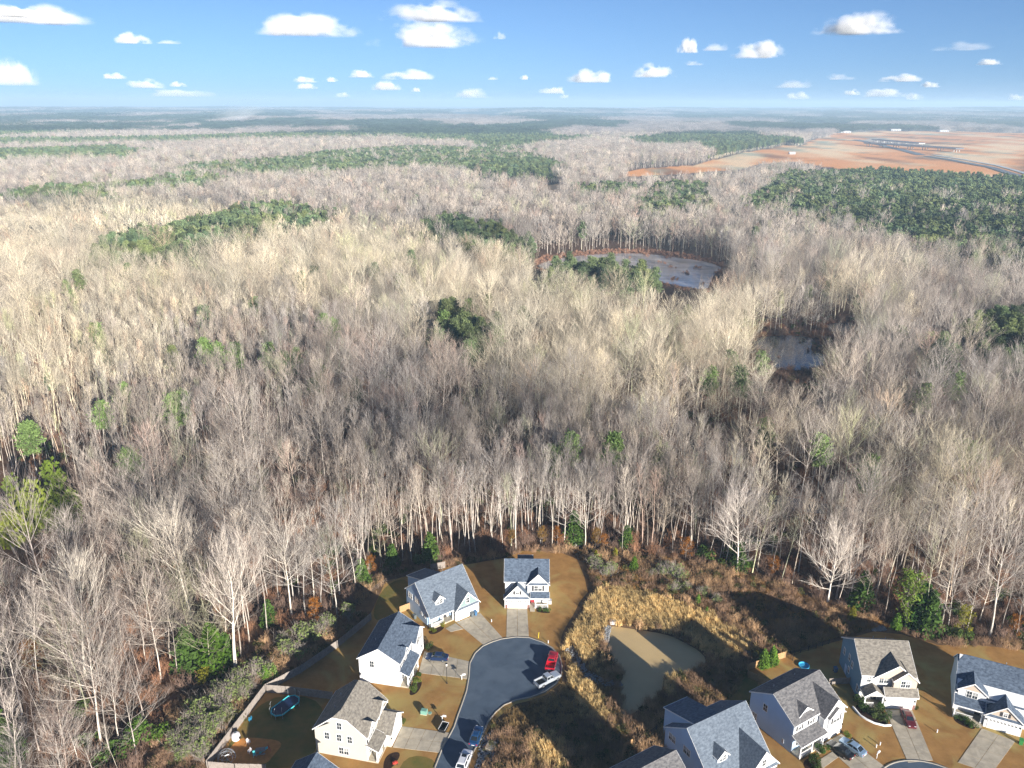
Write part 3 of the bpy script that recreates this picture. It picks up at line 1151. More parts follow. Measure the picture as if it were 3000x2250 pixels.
sheet('dirt', smooth_poly(poly([(655, 2215), (700, 2160), (760, 2162), (835, 2172), (800, 2215), (780, 2240), (690, 2246)]), 2), .018, m_dirt)

ROAD = [(1273, 2250), (1295, 2193), (1319, 2150), (1330, 2129), (1340, 2098), (1354, 2060), (1366, 2025), (1373, 1986), (1376, 1943), (1391, 1914), (1414, 1893), (1440, 1881), (1469, 1872), (1512, 1866), (1551, 1868),
        (1589, 1881), (1618, 1898), (1639, 1922), (1646, 1952), (1644, 1977), (1630, 2003), (1598, 2027), (1555, 2043), (1512, 2051), (1477, 2065), (1452, 2086), (1430, 2114), (1414, 2154), (1385, 2205), (1370, 2248), (1330, 2360), (1215, 2400), (1228, 2360)]
road_p = poly(ROAD)
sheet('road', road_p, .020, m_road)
R2 = at(2730, 2330)
a2 = np.linspace(0, 6.283, 49)[:-1]
p_top = np.array(at(2730, 2228))
rr = p_top[1] - R2[1]
road2 = np.stack([R2[0] + rr * 1.15 * np.cos(a2), R2[1] + rr * np.sin(a2)], 1)
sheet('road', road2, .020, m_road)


def ribbon(name, P, w, z0, z1, m, closed=False, kind='structure', parent=None):
    """low kerb of width w following P (n,2)"""
    P = np.asarray(P, float)
    n = len(P)
    d = np.gradient(P, axis=0) if not closed else (np.roll(P, -1, 0) - np.roll(P, 1, 0))
    d /= np.linalg.norm(d, axis=1, keepdims=True) + 1e-9
    nr = np.stack([-d[:, 1], d[:, 0]], 1)
    A, B = P + nr * w / 2, P - nr * w / 2
    V = np.vstack([np.column_stack([A, np.full(n, z0)]), np.column_stack([A, np.full(n, z1)]), np.column_stack([B, np.full(n, z1)]), np.column_stack([B, np.full(n, z0)])])
    F = []
    for i in range(n if closed else n - 1):
        j = (i + 1) % n
        for k in range(3):
            F.append((k * n + i, k * n + j, (k + 1) * n + j, (k + 1) * n + i))
    o = fast_mesh(name, V, np.array(F), m)
    if kind: o['kind'] = kind
    if parent: o.parent = parent
    return o


ribbon('kerb', road_p[:-2], .32, .0, .10, m_curb)
ribbon('kerb', road2, .32, .0, .10, m_curb, closed=True)


def driveway(name, quads, label=None):
    """concrete slabs, each its own piece with open joints"""
    root = thing(name, None, None)
    del_keys = [k for k in root.keys()]
    root['kind'] = 'structure'
    for q in quads:
        c = q.mean(0)
        qq = c + (q - c) * (1 - .05 / np.maximum(np.linalg.norm(q - c, axis=1, keepdims=True), .3))
        sheet('slab', qq, .055, m_conc, kind=None, parent=root, edge=.06)
    return root


def grid_quads(a, b, c, d, n, m):
    """corner points a-b (top edge), d-c (bottom edge) split n along, m across"""
    a, b, c, d = map(np.asarray, (a, b, c, d))
    out = []
    f = lambda s, t: (a * (1 - s) + b * s) * (1 - t) + (d * (1 - s) + c * s) * t
    for i in range(n):
        for j in range(m):
            out.append(np.array([f(j / m, i / n), f((j + 1) / m, i / n), f((j + 1) / m, (i + 1) / n), f(j / m, (i + 1) / n)]))
    return out


P_ = lambda x, y: np.array(at(x, y))
driveway('driveway', grid_quads(P_(1485, 1784), P_(1545, 1784), P_(1550, 1866), P_(1483, 1868), 5, 2))
driveway('driveway', grid_quads(P_(1337, 1824), P_(1407, 1796), P_(1474, 1870), P_(1418, 1892), 5, 2) +
         [poly([(1305, 1842), (1334, 1826), (1358, 1843), (1320, 1852)])])
driveway('driveway', grid_quads(P_(1243, 1908), P_(1375, 1938), P_(1369, 1990), P_(1226, 1972), 2, 4))
driveway('driveway', grid_quads(P_(1178, 2128), P_(1317, 2147), P_(1287, 2206), P_(1150, 2190), 2, 4))
driveway('driveway', grid_quads(P_(2412, 2179), P_(2465, 2150), P_(2600, 2252), P_(2510, 2268), 4, 2) +
         [poly([(2395, 2230), (2442, 2200), (2460, 2216), (2410, 2252)])])
driveway('driveway', grid_quads(P_(2592, 2079), P_(2672, 2079), P_(2734, 2228), P_(2660, 2235), 7, 2))
driveway('driveway', grid_quads(P_(2876, 2134), P_(2975, 2172), P_(2905, 2268), P_(2806, 2234), 4, 2))

# ================================================================== HOUSES
m_white = mat('white_siding', (.66, .67, .68), rough=.6, noise=(.5, .06))
m_trim = mat('white_trim', (.80, .80, .79), rough=.5)
m_blue = mat('pale_blue_siding', (.42, .57, .76), rough=.6, noise=(.5, .07))
m_beige = mat('beige_siding', (.50, .475, .42), rough=.6, noise=(.5, .06))
m_slate = mat('slate_blue_siding', (.15, .29, .42), rough=.6, noise=(.5, .08))
m_lgrey = mat('light_grey_siding', (.55, .55, .54), rough=.6, noise=(.5, .06))
m_tan = mat('tan_board_siding', (.50, .42, .34), rough=.65, noise=(.6, .08))
m_green = mat('grey_green_siding', (.20, .27, .27), rough=.65)


def roof_mat(name, a, b):
    return mat(name, a, rough=.92, spec=.15, noise=(1.7, .5), col2=b, bump=(9, .5), stretch=(1, 1.7, 1.7))


m_roofA = roof_mat('charcoal_shingles', (.135, .175, .235), (.040, .054, .080))
m_roofB = roof_mat('grey_shingles', (.165, .20, .245), (.072, .09, .118))
m_roofD = roof_mat('weathered_tan_shingles', (.30, .275, .235), (.11, .10, .088))
m_roofH = roof_mat('speckled_grey_shingles', (.21, .205, .205), (.065, .065, .072))
m_glass = mat('window_glass', (.03, .04, .05), rough=.06, spec=.6)
m_blind = mat('window_blind', (.30, .31, .31), rough=.25, spec=.5)
m_shut = mat('dark_shutter', (.045, .045, .05), rough=.6)
m_brick = mat('brick_veneer', (.25, .13, .11), rough=.9, noise=(6, .4))
m_wood = mat('porch_wood', (.33, .22, .13), rough=.8, noise=(3, .3))
m_red = mat('red_door_paint', (.42, .05, .06), rough=.5)
m_black = mat('black_metal', (.015, .015, .017), rough=.5)
m_pipe = mat('grey_pipe', (.45, .45, .46), rough=.5)
WIN = {}


def window_meshes(w, h, dbl):
    k = (w, h, dbl)
    if k in WIN: return WIN[k]
    f = MB()
    n = 2 if dbl else 1
    cw = .10
    W = n * w + (n + 1) * cw
    f.box(-W / 2, W / 2, -.07, -.002, h, h + cw + .03)
    f.box(-W / 2, W / 2, -.08, -.002, -cw, 0)
    for i in range(n + 1):
        x = -W / 2 + i * (w + cw)
        f.box(x, x + cw, -.06, -.002, 0, h)
    panes = []
    for i in range(n):
        x = -W / 2 + cw + i * (w + cw)
        f.box(x, x + w, -.05, -.002, h * .5 - .03, h * .5 + .03)
        for zz in (0, h * .5 + .03):
            hh = h * .5 - .03
            f.box(x + w / 2 - .018, x + w / 2 + .018, -.045, -.002, zz, zz + hh)
        panes.append((x, x + w, .0, h * .5 - .03, 0))
        panes.append((x, x + w, h * .5 + .03, h, 1))
    fo = f.build('window', m_trim, link=False)
    pm = []
    for i, p in enumerate(panes):
        g = MB()
        g.box(p[0], p[1], -.03, -.004, p[2], p[3])
        pm.append(g.build('pane', m_blind if (p[4] and (i + int(w * 10)) % 3 != 0) else m_glass, link=False).data)
    WIN[k] = (fo.data, pm)
    return WIN[k]


class House:
    def __init__(s, name, label, loc, th, roofm, wallm):
        s.r = thing(name, label, 'house', (loc[0], loc[1], 0), th)
        s.rm, s.wm = roofm, wallm
        s.trim = MB()

    def place(s, name, me, loc, rot=0.0, parent=None):
        o = bpy.data.objects.new(name, me)
        COL.objects.link(o)
        o.parent = parent or s.r
        o.location = loc
        o.rotation_euler = (0, 0, rot)
        return o

    # walls
    def body(s, u0, u1, v0, v1, hf, hb, vr, hr, m=None, pw=None):
        MB().prism([(v0, -.2), (v1, -.2), (v1, hb), (vr, hr), (v0, hf)], 'x', u0, u1).build('wall', m or s.wm, s.r)

    def box(s, u0, u1, v0, v1, z0, z1, m=None, name='wall'):
        return MB().box(u0, u1, v0, v1, z0, z1).build(name, m or s.wm, s.r)

    def board(s, p, q, dn=.20, t=.05):
        """trim board hanging below the line p-q"""
        p, q = Vector(p), Vector(q)
        d = (q - p)
        h = Vector((d.y, -d.x, 0))
        h = h.normalized() * t / 2 if h.length > 1e-6 else Vector((t / 2, 0, 0))
        e = Vector((0, 0, .02))
        dnv = Vector((0, 0, -dn))
        vs = [p - h + e, p + h + e, q + h + e, q - h + e, p - h + dnv, p + h + dnv, q + h + dnv, q - h + dnv]
        s.trim.add(vs, [(0, 1, 2, 3), (4, 7, 6, 5), (0, 4, 5, 1), (1, 5, 6, 2), (2, 6, 7, 3), (3, 7, 4, 0)])

    def roof_u(s, u0, u1, vf, hf, vr, hr, vb, hb, cl=None, cr=None, t=.13):
        """main roof, ridge along u. cl / cr = (depth, drop, halfwidth): clipped ends"""
        s.vf, s.hf, s.sl = vf, hf, (hr - hf) / (vr - vf)
        sb = (hr - hb) / (vb - vr)
        F_, B_ = [(u0, vf, hf), (u1, vf, hf)], [(u1, vb, hb), (u0, vb, hb)]
        m = MB()
        if cr:
            F_ += [(u1, vr - cr[2], hr - cr[2] * s.sl), (u1 - cr[0], vr, hr)]
            B_ = [(u1 - cr[0], vr, hr), (u1, vr + cr[2], hr - cr[2] * sb)] + B_
            m.slab([(u1, vr - cr[2], hr - cr[2] * s.sl), (u1, vr + cr[2], hr - cr[2] * sb), (u1 - cr[0], vr, hr)], t)
        else:
            F_ += [(u1, vr, hr)]
            B_ = [(u1, vr, hr)] + B_
        if cl:
            F_ += [(u0 + cl[0], vr, hr), (u0, vr - cl[2], hr - cl[2] * s.sl)]
            B_ += [(u0, vr + cl[2], hr - cl[2] * sb), (u0 + cl[0], vr, hr)]
            m.slab([(u0 + cl[0], vr, hr), (u0, vr + cl[2], hr - cl[2] * sb), (u0, vr - cl[2], hr - cl[2] * s.sl)], t)
        else:
            F_ += [(u0, vr, hr)]
            B_ += [(u0, vr, hr)]
        m.slab(F_, t)
        m.slab(B_, t)
        s.main = m.build('roof', s.rm, s.r)
        c = MB()
        c.bar((u0 + (cl[0] if cl else 0), vr, hr + .01), (u1 - (cr[0] if cr else 0), vr, hr + .01), .07, 5)
        c.build('ridge_cap', s.rm, s.main)
        for (u, cc) in ((u0, cl), (u1, cr)):
            w = cc[2] if cc else 0
            s.board((u, vf, hf - .02), (u, vr - w, hr - w * s.sl - .02))
            s.board((u, vb, hb - .02), (u, vr + w, hr - w * sb - .02))
            if w: s.board((u, vr - w, hr - w * s.sl - .02), (u, vr + w, hr - w * sb - .02))
        for (v, h) in ((vf, hf), (vb, hb)):
            s.board((u0, v, h - .02), (u1, v, h - .02), .17, .11)

    def vm(s, h):
        return s.vf + (h - s.hf) / s.sl

    def wing(s, u0, u1, v, eave, peak, base=-.2, ov=.28, um=None, m=None, back=None, wall=True, soffit=False, front_m=None):
        um = (u0 + u1) / 2 if um is None else um
        sl = (peak - eave) / (um - u0)
        pe, rise = peak + .05, ov * sl
        back_r = s.vm(pe) + .05 if back is None else back
        eh = eave - rise
        back_e = max(s.vm(max(eh, s.hf)), v + .2) + .05 if back is None else back
        if wall:
            w = MB().prism([(u0, base), (u1, base), (u1, eave - .06), (um, peak - .06), (u0, eave - .06)], 'y', v, max(back_e, v + .4))
            w.build('wall', m or s.wm, s.r)
        mb = MB()
        f = v - ov
        mb.slab([(u0 - ov, f, eh), (um, f, pe), (um, back_r, pe), (u0 - ov, back_e, eh)][::-1], .11)
        mb.slab([(u1 + ov, f, eh), (u1 + ov, back_e, eh), (um, back_r, pe), (um, f, pe)][::-1], .11)
        mb.build('roof', s.rm, s.r)
        s.board((u0 - ov, f, eh), (um, f, pe), .20)
        s.board((u1 + ov, f, eh), (um, f, pe), .20)
        s.board((u0 - ov, f, eh), (u0 - ov, back_e, eh), .16, .1)
        s.board((u1 + ov, f, eh), (u1 + ov, back_e, eh), .16, .1)
        if soffit:      # a narrow roof strip across the gable's foot
            MB().slab([(u0 - .1, v - .34, eave - .16), (u1 + .1, v - .34, eave - .16), (u1 + .1, v, eave + .1), (u0 - .1, v, eave + .1)], .08).build('pent_roof', s.rm, s.r)

    def shed(s, u0, u1, v0, h0, v1, h1, name='porch_roof', t=.12):
        MB().slab([(u0, v1, h1), (u1, v1, h1), (u1, v0, h0), (u0, v0, h0)], t).build(name, s.rm, s.r)
        s.board((u0, v1, h1 - .01), (u1, v1, h1 - .01), .2, .1)
        s.board((u0, v1, h1 - .01), (u0, v0, h0 - .01), .18)
        s.board((u1, v1, h1 - .01), (u1, v0, h0 - .01), .18)

    # openings
    def win(s, u, v, h, w=.85, ht=1.4, rot=0.0, dbl=False, shut=False):
        me, panes = window_meshes(w, ht, dbl)
        o = s.place('window', me, (u, v, h), rot)
        for p in panes: s.place('pane', p, (0, 0, 0), 0, o)
        if shut:
            W = (2 * w + .3) if dbl else w + .2
            for sg in (-1, 1):
                x = sg * (W / 2 + .24)
                MB().box(x - .2, x + .2, -.05, -.002, -.05, ht + .05).build('shutter', m_shut, o)
        return o

    def garage(s, u0, u1, v, h=2.15, panes=8, split=False, m=None):
        b = MB()
        b.box(u0, u1, v - .02, v - .003, .02, h)
        n = 8
        for r_ in range(4):
            for c in range(n):
                x = u0 + (u1 - u0) * (c + .1) / n
                x2 = u0 + (u1 - u0) * (c + .9) / n
                if r_ == 3 and panes: continue
                b.box(x, x2, v - .035, v - .02, .05 + h * r_ / 4 + .05, h * (r_ + 1) / 4 - .03)
        g = b.build('garage_door', m or m_trim, s.r)
        if panes:
            for c in range(panes):
                x = u0 + (u1 - u0) * (c + .2) / panes
                x2 = u0 + (u1 - u0) * (c + .8) / panes
                MB().box(x, x2, v - .04, v - .02, h * .82, h * .94).build('pane', m_glass, g)
        f = MB()
        f.box(u0 - .14, u0 - .01, v - .05, v - .003, 0, h + .14)
        f.box(u1 + .01, u1 + .14, v - .05, v - .003, 0, h + .14)
        f.box(u0 - .01, u1 + .01, v - .05, v - .003, h + .01, h + .14)
        f.build('door_casing', m_trim, s.r)
        for x in (u0 - .42, u1 + .42):
            MB().box(x - .08, x + .08, v - .16, v - .003, 1.75, 2.05).build('wall_lamp', m_black, s.r)

    def door(s, u, v, m, w=.95, h=2.1, z=.35):
        d = MB().box(u - w / 2, u + w / 2, v - .05, v - .003, z, z + h).build('front_door', m, s.r)
        MB().box(u + w * .34, u + w * .42, v - .10, v - .05, z + .95, z + 1.08).build('handle', m_black, d)
        f = MB()
        for x in (u - w / 2 - .12, u + w / 2 + .02): f.box(x, x + .1, v - .07, v - .003, z, z + h)
        f.box(u - w / 2 - .12, u + w / 2 + .12, v - .07, v - .003, z + h, z + h + .12)
        f.build('door_casing', m_trim, s.r)

    def porch(s, u0, u1, v0, v1, hz, cols, z=.32, rail=(), steps=None):
        """floor from v1 (front) to v0 (wall), columns up to hz"""
        MB().box(u0, u1, v1, v0, -.1, z).build('porch_floor', m_conc, s.r)
        for c in cols:
            k = MB()
            k.box(c - .11, c + .11, v1 + .05, v1 + .27, z, hz - .1)
            k.box(c - .16, c + .16, v1 + .0, v1 + .32, z, z + .25)
            k.box(c - .16, c + .16, v1 + .0, v1 + .32, hz - .25, hz - .08)
            k.build('porch_column', m_trim, s.r)
        MB().box(u0 + .03, u1 - .03, v1 + .06, v1 + .24, hz - .3, hz - .07).build('porch_beam', m_trim, s.r)
        for a, b in rail:
            k = MB()
            k.box(a, b, v1 + .12, v1 + .18, z + .85, z + .92)
            k.box(a, b, v1 + .12, v1 + .18, z + .10, z + .15)
            for x in np.arange(a + .1, b, .14): k.box(x, x + .04, v1 + .13, v1 + .17, z + .15, z + .85)
            k.build('railing', m_trim, s.r)
        if steps:
            for i in range(3):
                MB().box(steps[0], steps[1], v1 - .32 * (3 - i), v1 - .32 * (2 - i), -.1, z * (i + .6) / 3).build('step', m_conc, s.r)

    def vents(s, L):
        for (u, v, h) in L: MB().cyl(u, v, h - .3, h + .45, .07, 8).build('roof_vent', m_pipe, s.r)

    def spout(s, u, v, h):
        MB().box(u - .05, u + .05, v - .1, v - .003, 0, h).build('downspout', m_trim, s.r)

    def done(s):
        s.trim.build('fascia', m_trim, s.r)


W90 = -math.pi / 2
# --- white house at the head of the street
h = House('house', 'white two-storey house with dark roof straight behind the head of the cul-de-sac', (-1.4, 153.55), R(-.5), m_roofA, m_white)
h.body(0.01, 9.94, 1.9, 9.3, 5.85, 5.75, 5.43, 9.5)
h.roof_u(-.25, 10.2, 1.58, 5.98, 5.43, 9.68, 9.6, 5.7)
h.wing(0, 5.64, 0, 2.95, 6.09, soffit=True)
h.wing(5.16, 9.95, 1.1, 5.95, 8.40, base=2.5, soffit=True)
h.shed(5.75, 10.2, 1.1, 3.75, -.42, 2.95)
h.porch(5.66, 9.95, 1.9, -.25, 2.95, (7.0, 9.75), rail=((7.1, 9.7),), steps=(5.75, 6.85))
h.door(6.3, 1.9, m_red)
h.win(8.3, 1.9, .9, .85, 1.4, 0, True)
h.win(7.55, 1.1, 4.0, .8, 1.3, 0, True, True)
h.win(2.82, 0, 3.75, .75, .8, 0, False, True)
h.garage(.75, 4.9, 0)
for x in (.08, 5.12): MB().box(x, x + .5, -.04, -.003, 0, .95).build('brick_veneer', m_brick, h.r)
h.body(3.0, 6.5, 9.0, 13.4, 5.9, 5.45, 10.5, 6.4)
MB().slab([(2.8, 13.7, 5.6), (6.7, 13.7, 5.6), (6.7, 9.3, 6.75), (2.8, 9.3, 6.75)][::-1], .12).build('roof', m_roofA, h.r)
MB().box(2.8, 6.7, 13.65, 13.8, 5.42, 5.62).build('gutter', m_trim, h.r)
h.spout(-.0, .05, 2.8)
MB().box(10.05, 10.75, 1.6, 2.5, 0, .95).build('air_conditioner', m_pipe, h.r)
h.vents([(3.6, 8, 8.0)])
h.done()


def cape(label, loc, th, wallm, roofm, W, vf, vr, hr, D_, hb, GU, GV, GP, gm, dorm, greenf=None, rear=None):
    """storey-and-a-half house whose roof runs down over the porch"""
    h = House('house', label, loc, th, roofm, wallm)
    s = (hr - 2.95) / (vr - vf)
    fw = vf + 1.75
    h.body(0, W, fw, D_, 2.95 + (fw - vf) * s - .15, hb - .15, vr, hr - .15)
    h.roof_u(-.25, W + .25, vf - .1, 2.95 - .1 * s, vr, hr, D_ + .3, hb)
    h.wing(GU, W - .02, -GV, 3.05, GP, soffit=True, front_m=greenf, m=m_white)
    if greenf:
        MB().prism([(GU + .45, 3.2), (W - .47, 3.2), ((GU + W) / 2, GP - .42)], 'y', -GV - .012, -GV - .002).build('gable_siding', greenf, h.r)
    h.win((GU + W) / 2, -GV - .012, 3.75, .8, 1.3)
    h.garage(GU + .75, W - .75, -GV, 2.2, 0)
    a, b = dorm
    vd = h.vm(4.55)
    h.wing(a, b, vd, 5.75, 6.75, base=4.0, m=wallm)
    MB().box(a, b, vd - .012, vd - .003, 4.5, 5.7).build('dormer_front', m_white, h.r)
    h.win((a + b) / 2, vd - .012, 4.62, .62, 1.05, 0, True)
    h.porch(0, GU - .02, fw, vf + .05, 2.95, (.15, GU * .5, GU - .35), rail=((.3, GU * .48),))
    h.door(GU - 1.5, fw, m_shut)
    h.win(1.6, fw, .95, .8, 1.4, 0, True)
    for (v, z, dbl) in ((D_ - 1.9, hb - 1.5, True), (vr - .3, hb - 1.4 + .2, True)): h.win(0, v, z, .75, 1.35, W90, dbl)
    h.win(0, fw + 2.2, 1.7, .55, .7, W90)
    h.win(0, fw + .8, 1.7, .45, .7, W90)
    # rear shed wing
    us0, us1, vb2, hb2 = rear
    h.body(us0, us1, vr + .6, vb2, hr - .55, hb2 - .12, vr + .9, hr - .5)
    MB().slab([(us0 - .2, vb2 + .25, hb2), (us1 + .2, vb2 + .25, hb2), (us1 + .2, vr + .3, hr - .2), (us0 - .2, vr + .3, hr - .2)][::-1], .12).build('roof', roofm, h.r)
    h.board((us0 - .2, vb2 + .25, hb2), (us1 + .2, vb2 + .25, hb2), .18, .1)
    h.board((us0 - .2, vb2 + .25, hb2), (us0 - .2, vr + .3, hr - .2), .18)
    h.vents([(W * .75, vr + 2, hr - 1.8)])
    h.spout(GU - .12, -GV + .3, 2.9)
    h.done()
    return h


cape('pale blue cape house with one dormer beside the head of the cul-de-sac', (-18.58, 146.97), R(37), m_blue, m_roofB, 12.16, -1.9, 4.3, 8.97, 8.89, 4.84, 6.03, 2.64, 6.5, m_white, (2.2, 4.3), m_green, (1.8, 6.6, 11.2, 6.3))
cape('pale blue cape house with dormer and big front gable at the bottom edge', (32.98, 102.19), R(29.2), m_blue, m_roofB, 13.14, -1.0, 5.7, 9.19, 11.11, 4.85, 6.2, 2.9, 6.9, m_white, (2.6, 4.8), None, (1.8, 7.0, 13.6, 6.4))

# --- white house left of the street
h = House('house', 'white two-storey house with charcoal roof and front porch left of the street lamp', (-21.89, 127.44), R(78.3), m_roofA, m_white)
h.body(0, 12.1, 0, 8.44, 5.55, 5.55, 4.22, 8.35)
h.roof_u(-.22, 12.3, -.3, 5.69, 4.22, 8.53, 8.74, 5.62)
h.wing(6.88, 12.08, -.97, 5.65, 7.6)
h.wing(2.2, 4.8, -.12, 5.6, 6.9, base=5.0)
h.shed(-.2, 6.6, 0, 3.95, -2.05, 2.98)
h.porch(0, 6.4, 0, -1.8, 2.98, (.15, 3.1, 6.1), rail=((.3, 3.0),))
h.door(4.6, 0, m_shut)
h.win(1.9, 0, .9, .8, 1.45, 0, True)
h.win(1.4, 0, 4.15, .8, 1.35, 0, False, True)
h.win(3.5, -.12, 4.15, .8, 1.35, 0, False, True)
h.win(5.6, 0, 4.15, .8, 1.35)
h.win(9.5, -.97, 4.1, .85, 1.4, 0, True, True)
h.garage(7.2, 11.7, -.97)
h.win(0, 5.7, 3.9, .85, 1.4, W90)
MB().box(-.06, -.003, 2.3, 2.75, .9, 1.6).build('electric_meter', m_pipe, h.r)
h.spout(.1, -.0, 5.5)
h.vents([(4.0, 6.3, 7.2), (8.0, 6.0, 7.3)])
h.done()

# --- beige house with clipped gables
h = House('house', 'beige two-storey house with tan shingles and clipped gable ends in front of the trampoline yard', (-25.06, 108.59), R(77.3), m_roofD, m_beige)
h.body(0, 9.4, 0, 9.71, 5.25, 5.25, 4.69, 8.4)
MB().prism([(.0 + 2.3, 7.2), (9.71 - 2.3, 7.2), (4.69 + 1.3, 8.3), (4.69 - 1.3, 8.3)], 'x', .003, 9.39).build('wall', m_beige, h.r)
h.roof_u(-.22, 9.6, -.3, 5.38, 4.69, 9.75, 10.0, 5.35, cl=(1.1, 0, 1.33), cr=(1.1, 0, 1.33))
h.wing(.25, 3.75, -.14, 5.4, 7.1, base=4.8)
h.wing(5.2, 9.0, -.16, 5.4, 7.2, base=4.8)
h.wing(4.06, 9.62, -2.85, 3.05, 5.3, back=.3)
h.shed(-.2, 4.0, 0, 3.75, -2.25, 2.72)
h.porch(0, 4.02, 0, -1.97, 2.75, (.15, 3.8), rail=((.3, 2.4),))
h.door(2.9, 0, m_shut)
h.win(1.2, 0, .9, .8, 1.4)
h.win(1.3, -.14, 4.1, .75, 1.35, 0, True, True)
h.win(2.9, -.14, 4.1, .75, 1.35)
h.win(7.1, -.16, 4.6, .75, .9)
h.garage(4.6, 9.1, -2.85)
MB().box(4.9, 8.8, -2.90, -2.853, 3.0, 3.25).build('trim_band', m_trim, h.r)
for (v, z, dbl) in ((7.4, 3.55, 0), (5.1, 3.55, 0), (3.1, 3.5, 0), (4.9, 6.15, 0), (4.4, .75, 1)): h.win(0, v, z, .85, 1.4, W90, bool(dbl))
h.spout(.1, -.0, 5.2)
h.vents([(3.0, 7.0, 7.9), (6.4, 7.4, 7.6)])
h.done()


def far_end_house(label, ridge_px, th, D_, W, he, hr, roofm, wallm, vents=()):
    """house of which mainly the far end shows: placed by its far ridge end"""
    rx, ry = at(ridge_px[0], ridge_px[1], hr)
    c, s_ = math.cos(th), math.sin(th)
    ur, vr = W + .2, D_ / 2
    loc = (rx - ur * c + vr * s_, ry - ur * s_ - vr * c)
    h = House('house', label, loc, th, roofm, wallm)
    h.body(0, W, 0, D_, he - .12, he - .12, D_ / 2, hr - .15)
    h.roof_u(-.2, W + .2, -.3, he - .1, D_ / 2, hr, D_ + .3, he - .1)
    for v in (2.3, D_ - 2.3):
        h.win(W, v, 3.7, .8, 1.35, -W90)
        h.win(0, v, 3.7, .8, 1.35, W90)
    h.garage(.6, 4.4, 0)
    h.door(5.5, 0, m_shut)
    h.win(W * .5, 0, 3.7, .8, 1.35, 0, True)
    h.vents(vents)
    h.done()


far_end_house('house with blue-grey hipless roof poking in at the bottom edge below the beige house', (928.7, 2203), R(77), 7.4, 6.4, 5.4, 8.0, m_roofA, m_white)
far_end_house('house with grey gable roof cut by the bottom edge beside the pond', (1981, 2197), R(31), 9.6, 11.5, 5.4, 8.6, m_roofH, m_lgrey, [(8.5, 3, 7.4)])

# --- pale blue house with two-storey gable
h = House('house', 'pale blue two-storey house with speckled roof beside the two cars parked together', (49.99, 111.05), R(31.3), m_roofH, m_blue)
h.body(0, 12.1, 0, 9.94, 5.95, 5.95, 5.02, 9.15)
h.roof_u(-.22, 12.35, -.3, 6.08, 5.02, 9.33, 10.24, 6.05)
MB().box(0.02, 6.4, -.012, -.002, 3.2, 5.9).build('front_siding', m_white, h.r)
h.wing(6.44, 12.08, -1.39, 6.0, 8.7, m=m_white)
h.wing(7.4, 11.3, -1.75, 5.6, 7.0, base=3.2, m=m_white, back=-1.2)
h.wing(2.0, 5.4, .75, 6.75, 8.0, base=6.6, m=m_white)
h.shed(-.25, 6.75, 0, 4.05, -2.3, 3.1)
h.porch(0, 6.42, 0, -2.0, 3.1, (.15, 3.3, 6.2), rail=((.3, 3.2),), steps=(4.2, 5.8))
h.door(5.2, 0, m_shut)
h.win(2.0, 0, .95, .8, 1.45, 0, True)
h.win(1.6, -.012, 4.45, .75, 1.2, 0, False, True)
h.win(4.6, -.012, 4.45, .75, 1.2, 0, False, True)
h.win(9.35, -1.75, 3.9, .75, 1.35, 0, True, True)
h.garage(7.1, 11.5, -1.39, 2.2, 0)
h.win(0, 6.4, 4.4, .85, 1.4, W90)
h.win(0, 8.5, .3, .95, 2.0, W90)
MB().box(-.10, -.003, 1.6, 2.0, .8, 1.7).build('electric_meter', m_pipe, h.r)
h.spout(.1, 0, 5.8)
h.vents([(3.0, 7.5, 7.7), (9.0, 7.8, 7.5)])
h.done()

# --- slate blue house
h = House('house', 'slate blue sided house with tan shingle roof and maroon car on its driveway', (67.56, 124.44), R(-3.4), m_roofD, m_slate)
h.body(0, 10.0, 0, 11.07, 5.95, 5.95, 5.6, 9.8)
h.roof_u(-.22, 10.22, -.3, 6.08, 5.6, 10.0, 11.4, 6.0)
MB().box(.01, 9.99, -.012, -.002, 0, 5.95).build('front_siding', m_lgrey, h.r)
h.wing(2.2, 10.0, -.4, 6.0, 8.75, base=5.6, m=m_tan, um=6.3)
h.wing(5.7, 9.98, -1.05, 6.0, 7.8, base=2.8, m=m_tan)
h.shed(3.9, 10.25, -1.0, 4.2, -2.3, 2.95)
h.body(4.11, 10.0, -1.97, .1, 2.75, 2.75, -1.0, 3.5, m=m_lgrey)
h.wing(.35, 3.85, -2.1, 3.0, 4.2, base=2.75, m=m_lgrey, back=.05)
h.porch(.2, 4.05, 0, -2.1, 3.0, (.45, 3.75), rail=((.6, 2.2),))
h.door(2.9, -.012, m_shut)
h.garage(4.6, 9.3, -1.97, 2.2, 0)
MB().box(9.45, 9.95, -2.0, -1.973, 0, 1.0).build('brick_veneer', m_brick, h.r)
h.win(1.4, -.012, 4.45, .7, 1.1)
h.win(4.2, -.012, 4.3, .8, 1.4, 0, True)
h.win(7.85, -1.05, 4.3, .8, 1.4, 0, True)
for (v, z, w_, t_) in ((9.3, 3.5, .7, 1.3), (6.6, 4.1, .7, 1.3), (4.9, 3.7, .7, 1.3), (6.0, 1.6, .7, 1.2), (1.0, 1.2, .8, 1.4)): h.win(0, v, z, w_, t_, W90)
MB().box(-.05, -.003, 7.0, 8.0, .2, 2.2).build('side_door', m_blue, h.r)
h.vents([(4.2, 7.4, 9.0), (6.8, 7.8, 8.6)])
h.done()

